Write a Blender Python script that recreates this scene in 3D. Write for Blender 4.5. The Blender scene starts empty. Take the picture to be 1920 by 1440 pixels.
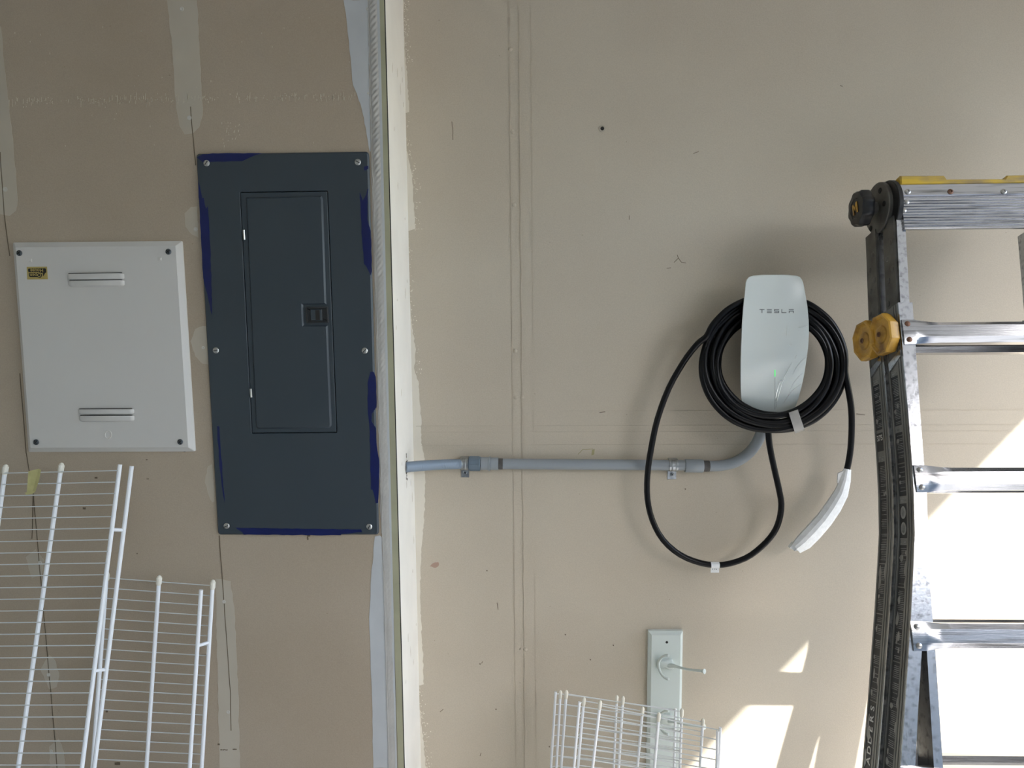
import bpy, bmesh, math, random
from mathutils import Vector, Matrix, noise
random.seed(7)
S = bpy.context.scene
COL = S.collection
PI = math.pi

# ------------------------------------------------------------------ camera, sky, sun, exposure
CAM = Vector((0, -1.8, 1.5)); F = 1331.0
PITCH, YAW, ROLL = math.radians(5.81), math.radians(-1.64), math.radians(-0.516)
fwd = Vector((math.sin(YAW)*math.cos(PITCH), math.cos(YAW)*math.cos(PITCH), -math.sin(PITCH)))
r0 = Vector((math.cos(YAW), -math.sin(YAW), 0)); u0 = r0.cross(fwd)
RIGHT = math.cos(ROLL)*r0 + math.sin(ROLL)*u0
UP = -math.sin(ROLL)*r0 + math.cos(ROLL)*u0
cam_d = bpy.data.cameras.new('camera'); cam = bpy.data.objects.new('camera', cam_d); COL.objects.link(cam)
cam_d.sensor_width = 36; cam_d.lens = F/1920*36; cam_d.clip_start = 0.01
m = Matrix((RIGHT, UP, -fwd)).transposed().to_4x4(); m.translation = CAM; cam.matrix_world = m
S.camera = cam

SUN_TO = Vector((-0.70, 1.0, -0.80)).normalized()
sd = bpy.data.lights.new('sun', 'SUN'); so = bpy.data.objects.new('sun', sd); COL.objects.link(so)
sd.energy = 12.0; sd.angle = math.radians(0.53); sd.color = (1.0, 0.98, 0.95)
so.rotation_euler = SUN_TO.to_track_quat('-Z', 'Y').to_euler(); so.location = (5, -4, 6)

W = bpy.data.worlds.new('sky'); S.world = W; W.use_nodes = True
wn = W.node_tree; wn.nodes.clear()
out = wn.nodes.new('ShaderNodeOutputWorld'); bg = wn.nodes.new('ShaderNodeBackground')
sky = wn.nodes.new('ShaderNodeTexSky'); sky.sky_type = 'NISHITA'; sky.sun_disc = False
sky.sun_elevation = math.asin(-SUN_TO.z); sky.sun_rotation = math.atan2(-SUN_TO.x, -SUN_TO.y)
sky.air_density = 1.0; sky.dust_density = 1.0
wn.links.new(sky.outputs[0], bg.inputs[0]); wn.links.new(bg.outputs[0], out.inputs[0])
bg.inputs[1].default_value = 0.85
S.view_settings.view_transform = 'Standard'; S.view_settings.look = 'None'; S.view_settings.gamma = 1
S.view_settings.use_curve_mapping = False
S.view_settings.exposure = 0.26
S.cycles.max_bounces = 10; S.cycles.diffuse_bounces = 7; S.cycles.sample_clamp_indirect = 6
S.cycles.use_denoising = True

# ------------------------------------------------------------------ helpers
def ray(px, py): return RIGHT*((px-960)/F) - UP*((py-720)/F) + fwd
def at(px, py, Y):
    d = ray(px, py); return CAM + d*((Y-CAM.y)/d.y)
def lin(c):
    f = lambda v: (v/255)/12.92 if v/255 <= .04045 else ((v/255+.055)/1.055)**2.4
    return (f(c[0]), f(c[1]), f(c[2]), 1)

class MB:
    def __init__(s): s.v = []; s.f = []
    def loft(s, rings, cap0=True, cap1=True, closed=True):
        n = len(rings[0]); b = len(s.v)
        for r in rings: s.v += [Vector(p) for p in r]
        for i in range(len(rings)-1):
            for j in range(n if closed else n-1):
                k = (j+1) % n
                s.f.append((b+i*n+j, b+i*n+k, b+(i+1)*n+k, b+(i+1)*n+j))
        if cap0 and closed: s.f.append(tuple(b+j for j in reversed(range(n))))
        if cap1 and closed: s.f.append(tuple(b+(len(rings)-1)*n+j for j in range(n)))
        return s
    def box(s, lo, hi):
        x0, y0, z0 = lo; x1, y1, z1 = hi
        return s.loft([[(x0,y0,z), (x1,y0,z), (x1,y1,z), (x0,y1,z)] for z in (z0, z1)])
    def tube(s, pts, rad, n=8, caps=True, dome=False, flat=None):
        pts = [Vector(p) for p in pts]
        if not hasattr(rad, '__len__'): rad = [rad]*len(pts)
        rad = list(rad)
        if dome:
            d0 = (pts[0]-pts[1]).normalized(); d1 = (pts[-1]-pts[-2]).normalized(); a, c = rad[0], rad[-1]
            P0, P1 = pts[0], pts[-1]
            pts = [P0+d0*a*.95, P0+d0*a*.6] + pts + [P1+d1*c*.6, P1+d1*c*.95]
            rad = [a*.3, a*.78] + rad + [c*.78, c*.3]
        t0 = (pts[1]-pts[0]).normalized()
        nrm = t0.orthogonal().normalized(); rings = []; prev = t0
        for i, p in enumerate(pts):
            a = pts[max(i-1, 0)]; c = pts[min(i+1, len(pts)-1)]
            t = (c-a).normalized()
            nrm = prev.rotation_difference(t) @ nrm; nrm = (nrm - t*nrm.dot(t)).normalized(); prev = t
            bn = t.cross(nrm)
            rings.append([p + (nrm*math.cos(2*PI*j/n) + bn*math.sin(2*PI*j/n))*rad[i] for j in range(n)])
        return s.loft(rings, caps, caps)
    def lathe(s, o, axis, prof, n=20, lobes=0, lobe=0.0):
        axis = Vector(axis).normalized(); a = axis.orthogonal().normalized(); b = axis.cross(a); o = Vector(o)
        rings = []
        for r, h in prof:
            ring = []
            for j in range(n):
                t = 2*PI*j/n; rr = r*(1-lobe*(0.5+0.5*math.cos(lobes*t))) if lobes else r
                ring.append(o + axis*h + (a*math.cos(t)+b*math.sin(t))*rr)
            rings.append(ring)
        return s.loft(rings)

ROOTLOC = {}
def finish(me, ang=35):
    bm = bmesh.new(); bm.from_mesh(me)
    bmesh.ops.recalc_face_normals(bm, faces=bm.faces)
    bm.to_mesh(me); bm.free()
    me.polygons.foreach_set('use_smooth', [True]*len(me.polygons))
    me.set_sharp_from_angle(angle=math.radians(ang))
def build(name, mb, mat, parent=None, ang=35, label=None):
    org = ROOTLOC.get(parent.name) if parent is not None else None
    if org is None:
        lo = Vector(map(min, zip(*mb.v))); hi = Vector(map(max, zip(*mb.v)))
        org = Vector(((lo.x+hi.x)/2, (lo.y+hi.y)/2, lo.z))
        top = True
    else: top = False
    me = bpy.data.meshes.new(name); me.from_pydata([v-org for v in mb.v], [], mb.f); me.update()
    finish(me, ang)
    me.materials.append(mat)
    o = bpy.data.objects.new(name, me); COL.objects.link(o)
    if top: o.location = org
    if parent is not None: o.parent = parent
    ROOTLOC[o.name] = org
    if label: o['label'] = label
    return o
def thing(name, loc, label, cat, group=None):
    o = bpy.data.objects.new(name, None); COL.objects.link(o); o.location = loc; o.empty_display_size = .05
    ROOTLOC[o.name] = Vector(loc); tag(o, label, cat, group); return o
def tag(o, label, cat, group=None):
    o['label'] = label; o['category'] = cat
    if group: o['group'] = group
    return o
def struct(o, label=None):
    o['kind'] = 'structure'
    if label: o['label'] = label
    return o

def inset(poly, d):
    n = len(poly); A = sum(poly[i][0]*poly[(i+1)%n][1]-poly[(i+1)%n][0]*poly[i][1] for i in range(n)); sg = 1 if A > 0 else -1
    res = []
    for i in range(n):
        p, q, r = Vector(poly[i-1][:2]), Vector(poly[i][:2]), Vector(poly[(i+1)%n][:2])
        a = (q-p).normalized(); b = (r-q).normalized()
        na = Vector((-a.y, a.x))*sg; nb = Vector((-b.y, b.x))*sg
        k = na+nb; L = k.length_squared
        res.append(tuple(q + (k*(2/L) if L > .3 else na)*d))
    return res
def round_poly(poly, r, n=4):
    res = []
    for i in range(len(poly)):
        p, q, s_ = Vector(poly[i-1]), Vector(poly[i]), Vector(poly[(i+1) % len(poly)])
        a = q+(p-q).normalized()*r; b = q+(s_-q).normalized()*r
        for k in range(n+1):
            t = k/n; res.append(tuple(a*(1-t)**2 + q*2*t*(1-t) + b*t*t))
    return res
def xz(pxpoly, Y): return [(at(x, y, Y).x, at(x, y, Y).z) for x, y in pxpoly]
def slab(mb, pxpoly, yb, yf, bev=0.0, yproj=None):
    """flat piece lying on a wall: outline given where it is seen, from depth yb to front yf"""
    P = xz(pxpoly, yf if yproj is None else yproj)
    def ring(Q, y): return [(x, y, z) for x, z in Q]
    if bev > 0: mb.loft([ring(P, yb), ring(P, yf+bev), ring(inset(P, bev), yf)])
    else: mb.loft([ring(P, yb), ring(P, yf)])
    return mb
def slab_n(pxpoly, yb, yf, bev=0.0): return slab(MB(), pxpoly, yb, yf, bev)
def rag(poly, step=6, amp=1.2, seed=0):
    """ragged outline: subdivide and jitter"""
    rnd = random.Random(seed); res = []
    for i in range(len(poly)):
        a = Vector(poly[i]); b = Vector(poly[(i+1) % len(poly)]); L = (b-a).length; n = max(1, int(L/step))
        nr = Vector((-(b-a).y, (b-a).x)).normalized() if L > 0 else Vector((0, 0))
        for k in range(n):
            res.append(tuple(a.lerp(b, k/n) + nr*(rnd.uniform(-amp, amp) if k else 0)))
    return res
def wobble_line(mb, p, q, w, yb, yf, amp=.6, step=25, seed=1):
    """thin strip along a px line"""
    rnd = random.Random(seed); a = Vector(p); b = Vector(q); L = (b-a).length; n = max(1, int(L/step))
    nr = Vector((-(b-a).y, (b-a).x)).normalized(); l, r = [], []
    for k in range(n+1):
        c = a.lerp(b, k/n) + nr*rnd.uniform(-amp, amp); l.append(tuple(c-nr*w/2)); r.append(tuple(c+nr*w/2))
    return slab(mb, l+r[::-1], yb, yf)
def catmull(pts, n=8):
    pts = [Vector(p) for p in pts]; P = [pts[0]*2-pts[1]] + pts + [pts[-1]*2-pts[-2]]; res = []
    for i in range(1, len(P)-2):
        for k in range(n):
            t = k/n; a, b, c, d = P[i-1], P[i], P[i+1], P[i+2]
            res.append(.5*((2*b)+(c-a)*t+(2*a-5*b+4*c-d)*t*t+(3*b-a-3*c+d)*t**3))
    return res + [pts[-1]]

# ------------------------------------------------------------------ materials
def mat(name, c, rough=.5, metal=0, var=0.0, vscale=6, bump=0.0, bscale=80, c2=None, spec=.5, coat=0, emit=None, alpha=1, stretch=None, thr=None, rvar=0.0, trans=0):
    M = bpy.data.materials.new(name); M.use_nodes = True; nt = M.node_tree; N = nt.nodes; L = nt.links
    b = N['Principled BSDF']; b.inputs['Base Color'].default_value = lin(c); b.inputs['Roughness'].default_value = rough
    b.inputs['Metallic'].default_value = metal; b.inputs['Specular IOR Level'].default_value = spec
    if coat: b.inputs['Coat Weight'].default_value = coat; b.inputs['Coat Roughness'].default_value = .16
    if emit: b.inputs['Emission Color'].default_value = lin(emit[0]); b.inputs['Emission Strength'].default_value = emit[1]
    if alpha < 1: b.inputs['Alpha'].default_value = alpha
    if trans: b.inputs['Transmission Weight'].default_value = trans
    tc = N.new('ShaderNodeTexCoord'); mp = N.new('ShaderNodeMapping'); L.new(tc.outputs['Object'], mp.inputs[0])
    if stretch: mp.inputs['Scale'].default_value = stretch
    if var or c2:
        nz = N.new('ShaderNodeTexNoise'); nz.inputs['Scale'].default_value = vscale; nz.inputs['Detail'].default_value = 6
        L.new(mp.outputs[0], nz.inputs[0])
        rp = N.new('ShaderNodeValToRGB'); L.new(nz.outputs[0], rp.inputs[0])
        a, z = thr or (.35, .65)
        rp.color_ramp.elements[0].position = a; rp.color_ramp.elements[1].position = z
        cc = lin(c)
        if c2: rp.color_ramp.elements[0].color = cc; rp.color_ramp.elements[1].color = lin(c2)
        else:
            rp.color_ramp.elements[0].color = tuple(v*(1-var) for v in cc[:3])+(1,); rp.color_ramp.elements[1].color = tuple(min(1, v*(1+var)) for v in cc[:3])+(1,)
        L.new(rp.outputs[0], b.inputs['Base Color'])
        if rvar:
            mr = N.new('ShaderNodeMapRange'); mr.inputs[3].default_value = rough-rvar; mr.inputs[4].default_value = rough+rvar
            L.new(nz.outputs[0], mr.inputs[0]); L.new(mr.outputs[0], b.inputs['Roughness'])
    if bump:
        n2 = N.new('ShaderNodeTexNoise'); n2.inputs['Scale'].default_value = bscale; n2.inputs['Detail'].default_value = 4
        L.new(mp.outputs[0], n2.inputs[0]); bp = N.new('ShaderNodeBump'); bp.inputs['Strength'].default_value = bump; bp.inputs['Distance'].default_value = .002
        L.new(n2.outputs[0], bp.inputs['Height']); L.new(bp.outputs[0], b.inputs['Normal'])
    return M
def wall_mat(name, c, c2, speck):
    M = mat(name, c, .75, var=.0, c2=c2, vscale=2.2, bump=.12, bscale=260, spec=.25)
    nt = M.node_tree; N = nt.nodes; L = nt.links; b = N['Principled BSDF']
    src = b.inputs['Base Color'].links[0].from_socket; tc = N['Texture Coordinate']
    nz = N.new('ShaderNodeTexNoise'); nz.inputs['Scale'].default_value = 420; nz.inputs['Detail'].default_value = 3; L.new(tc.outputs['Object'], nz.inputs[0])
    mr = N.new('ShaderNodeMapRange'); mr.inputs[1].default_value = .3; mr.inputs[2].default_value = .7; mr.inputs[3].default_value = .94; mr.inputs[4].default_value = 1.05
    L.new(nz.outputs[0], mr.inputs[0])
    mx = N.new('ShaderNodeMix'); mx.data_type = 'RGBA'; mx.blend_type = 'MULTIPLY'; mx.inputs[0].default_value = 1
    L.new(src, mx.inputs[6]); L.new(mr.outputs[0], mx.inputs[7])
    # sparse dark nicks
    vo = N.new('ShaderNodeTexVoronoi'); vo.inputs['Scale'].default_value = 26; vo.inputs['Randomness'].default_value = 1; L.new(tc.outputs['Object'], vo.inputs[0])
    lt = N.new('ShaderNodeMath'); lt.operation = 'LESS_THAN'; lt.inputs[1].default_value = .035; L.new(vo.outputs['Distance'], lt.inputs[0])
    sx = N.new('ShaderNodeSeparateColor'); L.new(vo.outputs['Color'], sx.inputs[0])
    gt = N.new('ShaderNodeMath'); gt.operation = 'GREATER_THAN'; gt.inputs[1].default_value = .72; L.new(sx.outputs[0], gt.inputs[0])
    ml = N.new('ShaderNodeMath'); ml.operation = 'MULTIPLY'; L.new(lt.outputs[0], ml.inputs[0]); L.new(gt.outputs[0], ml.inputs[1])
    m2 = N.new('ShaderNodeMix'); m2.data_type = 'RGBA'; m2.inputs[7].default_value = lin(speck)
    m3 = N.new('ShaderNodeMath'); m3.operation = 'MULTIPLY'; m3.inputs[1].default_value = .45; L.new(ml.outputs[0], m3.inputs[0])
    L.new(m3.outputs[0], m2.inputs[0]); L.new(mx.outputs[2], m2.inputs[6]); L.new(m2.outputs[2], b.inputs['Base Color'])
    return M

M_WR = wall_mat('tan_drywall', (187, 176, 158), (193, 183, 165), (120, 105, 88))
M_WL = wall_mat('brown_drywall_paper', (172, 157, 137), (179, 165, 146), (130, 112, 88))
M_WR_TAPE = M_WR
M_MUD = mat('joint_compound', (190, 192, 192), .7, var=.05, vscale=9, bump=.08, bscale=120, spec=.25)
M_MUDTHIN = mat('thin_joint_compound', (186, 177, 160), .72, var=.04, vscale=9, spec=.25)
M_TAPE = mat('corner_tape', (186, 183, 176), .7, var=.06, vscale=20, bump=.2, bscale=150, spec=.25)
M_OLIVE = mat('greenish_drywall_edge', (168, 165, 138), .7, var=.06, vscale=14, bump=.1, spec=.25)
M_CREAM = mat('white_primer', (242, 238, 228), .55, var=.03, vscale=8, bump=.08, bscale=60)
M_CREAM2 = mat('cream_wall_paint', (220, 213, 198), .6, var=.03, vscale=12, bump=.1, bscale=90)
M_DARK = mat('dark_gap', (35, 32, 28), .8)
M_PENCIL = mat('pencil_line', (105, 92, 74), .8)
M_DIMPLE = mat('filled_screw_head', (196, 192, 182), .6)
M_SCUFF = mat('pale_scuff', (196, 188, 168), .8)
M_CEIL = mat('white_ceiling_paint', (226, 225, 220), .8, var=.02)
M_FLOOR = mat('garage_concrete', (176, 175, 172), .7, var=.1, vscale=3, bump=.15, bscale=60)
M_DRIVE = mat('driveway_concrete', (118, 119, 121), .8, var=.08, vscale=2, bump=.1, bscale=40)
M_PANEL = mat('dark_gray_enamel', (54, 63, 70), .42, var=.03, vscale=5, bump=.03, bscale=300)
M_BLACK = mat('black_plastic', (18, 18, 20), .4)
M_BLUE = mat('dark_blue_film', (2, 18, 80), .35, var=.12, vscale=25)
M_SCREW = mat('zinc_screw', (190, 190, 186), .3, 1, var=.1, vscale=60)
M_SCREWD = mat('dark_screw', (95, 100, 104), .35, 1)
M_WPANEL = mat('white_enamel', (207, 204, 198), .38, var=.015, vscale=3)
M_GOLD = mat('gold_sticker', (178, 158, 92), .45, var=.08, vscale=60)
M_INK = mat('black_ink', (22, 18, 10), .5)
M_WIRE = mat('white_vinyl_coating', (236, 238, 240), .4)
M_WIRE2 = mat('thin_white_vinyl', (208, 212, 212), .45)
M_CAPV = mat('white_rubber_cap', (232, 228, 214), .5)
M_MASK = mat('yellow_masking_tape', (196, 190, 132), .7, var=.08, vscale=60, bump=.2)
M_PVC = mat('gray_pvc', (142, 148, 152), .42, var=.03, vscale=10)
M_PVCD = mat('blue_gray_pvc_fitting', (104, 118, 130), .4)
M_FLEX = mat('gray_flexible_conduit', (128, 142, 156), .38)
M_PRIMER = mat('dried_solvent_smear', (78, 76, 74), .5, var=.3, vscale=60)
M_GALV = mat('galvanized_steel', (168, 172, 175), .3, 1, var=.25, vscale=90)
M_GLASS = mat('white_glass_face', (232, 240, 238), .22, spec=.5, coat=.35)
M_SHELL = mat('dark_gray_housing', (40, 42, 44), .5)
M_LETTER = mat('gray_lettering', (96, 104, 106), .4)
M_LED = mat('green_status_light', (60, 200, 90), .4, emit=((60, 215, 100), .9))
M_FILM = mat('clear_wrinkled_film', (252, 254, 253), .22, .75)
M_CABLE = mat('black_rubber_cable', (7, 7, 9), .3, spec=.25)
M_FOAM = mat('white_foam_wrap', (226, 228, 228), .85, var=.06, vscale=90, bump=.3, bscale=220)
M_CLEART = mat('translucent_packing_tape', (196, 192, 186), .3, var=.06, vscale=50, alpha=.86)
M_TAG = mat('white_paper_tag', (238, 238, 236), .5)
M_RACK = mat('pale_gray_green_paint', (204, 212, 206), .35, bump=.04, bscale=40)
M_ALU = mat('worn_aluminum', (192, 194, 198), .22, .96, c2=(128, 129, 132), vscale=95, thr=(.5, .74), bump=.07, bscale=160, rvar=.04)
M_ALUB = mat('brushed_aluminum', (176, 177, 180), .2, .96, c2=(92, 91, 90), vscale=34, thr=(.5, .78), stretch=(.25, 3, 5), rvar=.05, bump=.06, bscale=120)
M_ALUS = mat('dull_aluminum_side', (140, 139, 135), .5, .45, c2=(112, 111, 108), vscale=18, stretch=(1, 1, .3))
M_HINGE = mat('dark_steel_hinge', (116, 114, 109), .48, .5, c2=(82, 79, 75), vscale=20)
M_YEL = mat('worn_yellow_plastic', (196, 150, 54), .42, c2=(126, 88, 34), vscale=30, thr=(.42, .7), bump=.1)
M_YELC = mat('yellow_cap_plastic', (206, 170, 44), .5, c2=(150, 128, 84), vscale=22, thr=(.38, .62), bump=.15, stretch=(.6, 1, 2))
M_RIVET = mat('steel_rivet', (170, 168, 164), .35, 1)
M_RUST = mat('rusty_rivet', (120, 88, 70), .55, .6)
M_LABEL = mat('black_worn_label', (30, 31, 34), .5, c2=(58, 58, 60), vscale=30, thr=(.55, .8))
M_LTXT = mat('pale_label_print', (150, 150, 148), .55, c2=(96, 96, 95), vscale=60)
M_PEEL = mat('peeled_label_patch', (150, 148, 144), .5, .3, var=.1, vscale=40)

# ------------------------------------------------------------------ the setting
YL = -0.225                      # front plane of the left wall (closer to the camera than the right wall, y = 0)
XR = (at(722, 0, YL).x + at(759, 1440, YL).x)/2
ZT = 2.6
floor = struct(build('floor', MB().box((-3, -5.4, -.12), (2.35, 0.0, 0)), M_FLOOR))
ceiling = struct(build('ceiling', MB().box((-3, -5.4, ZT), (2.35, 0.12, ZT+.12)), M_CEIL))
wall_right = struct(build('wall_right', MB().box((XR-.02, 0, -.12), (2.35, .12, ZT)), M_WR), 'tan painted drywall behind the charger and the ladder')
wall_left = struct(build('wall_left', MB().box((-3, YL, 0), (XR-.0175, YL+.12, ZT)), M_WL), 'bare brown drywall with screw rows behind the two electrical covers')
struct(build('wall_back', MB().box((-3, -5.52, -.12), (2.35, -5.4, ZT)), M_CEIL))
struct(build('wall_side', MB().box((-3.12, -5.4, -.12), (-3, YL+.12, ZT)), M_CEIL))
wo = MB(); HZ = 2.352; wo.box((2.2, -5.4, HZ), (2.23, 0, ZT)); wo.box((2.2, -.12, 0), (2.23, 0, HZ)); wo.box((2.2, -5.4, 0), (2.23, -4.05, HZ))
struct(build('wall_door', wo, M_CEIL))
struct(build('driveway_trim', MB().box((2.23, -16, -.2), (22, 14, -.04)), M_DRIVE))
struct(build('wall_sky_blocker', MB().box((3.4, -8.3, -.04), (22, -8.0, 3.7)), mat('sky_blocker_gray', (122, 128, 132), .8, var=.1, vscale=1.5)), 'unseen wall added beside the driveway to keep bright sky out of the ladder reflections')  # added out of view so the ladder metal does not mirror bright sky

# return of the step: white board with the drywall edge beside it
trim = struct(build('trim_1', MB().box((XR-.0155, YL+.003, 0), (XR, 0, ZT)), M_CREAM), 'white primed board covering the return of the wall step')
tedge = build('drywall_edge', MB().box((XR-.0165, YL-.0004, 0), (XR-.0022, YL+.0026, ZT)), M_OLIVE, trim)
build('shadow_gap', MB().box((XR-.0022, YL+.0008, 0), (XR-.0004, YL+.0028, ZT)), M_DARK, trim)
# brush marks / knots on the board
tm = MB(); rnd = random.Random(5)
for k in range(26):
    z = rnd.uniform(.6, 2.1); y = rnd.uniform(YL+.03, -.02); h = rnd.uniform(.006, .03)
    tm.loft([[(XR, y, z), (XR, y+.004, z+h*.3), (XR, y+.003, z+h), (XR, y-.002, z+h*.6)], [(XR+.0004, y, z), (XR+.0004, y+.004, z+h*.3), (XR+.0004, y+.003, z+h), (XR+.0004, y-.002, z+h*.6)]])
build('paint_drip', tm, M_CREAM2, trim)

def line_x(x0, x1, y): return x0 + (x1-x0)*y/1440
# ---- left wall details
mud = MB()
slab(mud, rag([(644,0),(690,0),(694,250),(695,284),(693,284),(686,240),(676,195),(662,160),(656,100),(650,40)], 9, .8, 1), YL, YL-.0006)
slab(mud, rag([(712,1004),(703,1006),(696,1080),(694,1130),(692,1160),(697,1290),(700,1440),(729,1440),(722,1200),(716,1008)], 12, .7, 2), YL, YL-.0006)
build('joint_compound', mud, M_MUD, wall_left, label='gray joint compound feathered along the wall corner')
build('thin_compound', slab_n(rag([(313,0),(369,0),(374,90),(379,190),(380,215),(374,238),(362,250),(346,252),(336,235),(328,180),(322,80)], 10, 1, 3), YL, YL-.0004), M_MUDTHIN, wall_left, label='thin patch of joint compound over the screw row')
build('thin_compound', slab_n(rag([(-30,40),(2,50),(8,120),(14,180),(22,240),(30,330),(33,375),(30,395),(18,405),(2,402),(-30,400)], 10, 1, 4), YL, YL-.0004), M_MUDTHIN, wall_left, label='thin patch of joint compound over the screw row')
build('thin_compound', slab_n(rag([(346,400),(358,388),(370,387),(372,446),(360,440),(348,425)], 6, 1, 5), YL, YL-.0004), M_MUDTHIN, wall_left, label='thin patch of joint compound over the screw row')
build('thin_compound', slab_n(rag([(357,640),(366,617),(380,611),(388,612),(392,684),(380,682),(366,668)], 6, 1, 6), YL, YL-.0004), M_MUDTHIN, wall_left, label='thin patch of joint compound over the screw row')
build('thin_compound', slab_n(rag([(384,905),(390,874),(398,870),(402,940),(398,942),(390,925)], 6, 1.2, 7), YL, YL-.0005), M_MUDTHIN, wall_left, label='thin patch of joint compound over the screw row')
build('thin_compound', slab_n(rag([(404,1085),(432,1090),(440,1150),(446,1290),(450,1440),(412,1440),(408,1280)], 12, 1.2, 8), YL, YL-.0004), M_MUDTHIN, wall_left, label='thin patch of joint compound over the screw row')
build('thin_compound', slab_n(rag([(76,1255),(92,1228),(104,1240),(111,1268),(106,1288),(92,1292)], 6, 1.2, 9), YL, YL-.0004), M_MUDTHIN, wall_left, label='thin patch of joint compound over the screw row')
build('thin_compound', slab_n(rag([(92,1400),(110,1385),(120,1410),(122,1440),(94,1440)], 6, 1, 10), YL, YL-.0004), M_MUDTHIN, wall_left, label='thin patch of joint compound over the screw row')
build('thin_compound', slab_n(rag([(48,1045),(66,1030),(82,1050),(78,1078),(60,1084)], 6, 1, 11), YL, YL-.0004), M_MUDTHIN, wall_left, label='thin patch of joint compound over the screw row')
pl = MB()
for seg in ([(0,285),(8,405),(18,480)], [(37,700),(49,850),(62,925),(80,1130),(104,1400),(107,1440)], [(357,200),(362,260),(367,310)], [(411,1004),(420,1130),(432,1300),(433,1370)], [(60,1010),(62,925)]):
    for a, b in zip(seg, seg[1:]): wobble_line(pl, a, b, 1.5, YL, YL-.0006, .3, 20)
build('pencil_line', pl, M_PENCIL, wall_left)
for i, (x, y, r) in enumerate([(341,17,4.2),(355,221,4.5),(10,355,4.8),(367,430,4.2),(381,652,3.4),(75,1055,4),(91,1265,4),(420,1128,4),(428,1335,4),(96,1408,3.6),(689,17,3),(691,175,2.6)]):
    c = at(x, y, YL); k = MB().lathe(c, (0,-1,0), [(r/880,-.001),(r/880,.0006),(r*.75/880,.0012),(r*.4/880,.0008)], 12)
    build('screw_dimple', k, M_DIMPLE, wall_left)
sc = MB(); rnd = random.Random(11)
for k in range(300):
    x = rnd.uniform(16, 665); y = 191-11*x/690 + rnd.gauss(0, 4); h = abs(rnd.gauss(0, 5))+1.2; w = rnd.uniform(.5, 1.3)
    if noise.noise(Vector((x*.013, 3.1, 0))) < -.22 and rnd.random() < .75: continue
    if rnd.random() < .35: h, w = rnd.uniform(.7, 1.3), rnd.uniform(1, 2.6)
    slab(sc, [(x,y-h/2),(x+w,y-h/2),(x+w*.8,y+h/2),(x,y+h/2)], YL, YL-.0007)
for k in range(60):
    x = rnd.gauss(435, 14) if k < 25 else rnd.uniform(20, 680); y = rnd.gauss(247, 12) if k < 25 else rnd.uniform(20, 280); h = rnd.uniform(1, 4); w = rnd.uniform(.6, 1.4)
    slab(sc, [(x,y),(x+w,y),(x+w,y+h),(x,y+h)], YL, YL-.0006)
o = build('pale_scuffs', sc, M_SCUFF, wall_left); o['kind'] = 'stuff'
sp = MB()
for (x, y, w, h) in [(158,953,6,4),(277,898,4,2),(257,1038,2,2),(200,1334,4,3),(220,1432,10,5),(410,1396,4,3),(420,1406,14,1.4),(440,1405,8,1.2),(330,842,5,2),(346,846,3,3),(362,832,3,3),(275,862,3,1.5),(180,896,5,3),(577,1008,2.5,9),(580,1004,3,4)]:
    slab(sp, rag([(x-w/2,y-h/2),(x+w/2,y-h/2),(x+w/2,y+h/2),(x-w/2,y+h/2)], 2, .6, int(x)), YL, YL-.0006)
build('scuff_mark', sp, M_PENCIL, wall_left)
# corner bead, rippled tape
cb = MB()
for a, b, s_ in [((690,0),(729,1440),3)]: wobble_line(cb, a, b, 1.5, YL, YL-.0016, .35, 16, s_)
for a, b in [((696,300),(715,1000)), ((691,120),(697,300)), ((716,1005),(735,1250)), ((735,1250),(741,1440))]: wobble_line(cb, a, b, 1.1, YL, YL-.0012, .8, 14, 9)
build('corner_bead', cb, M_TAPE, wall_left)
ct = MB(); rings = []
for i in range(641):
    py = -20 + i*1480/640; ring = []
    for j in range(9):
        s = j/8; px = line_x(691.5+s*15, 730+s*12, py)
        amp = (1.0 if py < 330 else .5 if py < 700 else .25)*math.sin(PI*s)
        rip = math.sin((py*0.55 + s*9) + 2.2*noise.noise(Vector((py*.02, 0, 0))))
        yy = YL - .0007 - amp*.0034*(.5+.5*rip) - .0006*noise.noise(Vector((py*.03, s*3, 2)))
        ring.append(at(px, py, YL) + Vector((0, yy-YL, 0)))
    rings.append(ring)
ct.loft(rings, closed=False)
build('rippled_joint_tape', ct, M_TAPE, wall_left, ang=60)
gs = MB(); slab(gs, [(706,-20),(711,-20),(745,1460),(741,1460)], YL, YL-.0007); build('compound_strip', gs, M_MUD, wall_left)

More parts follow.
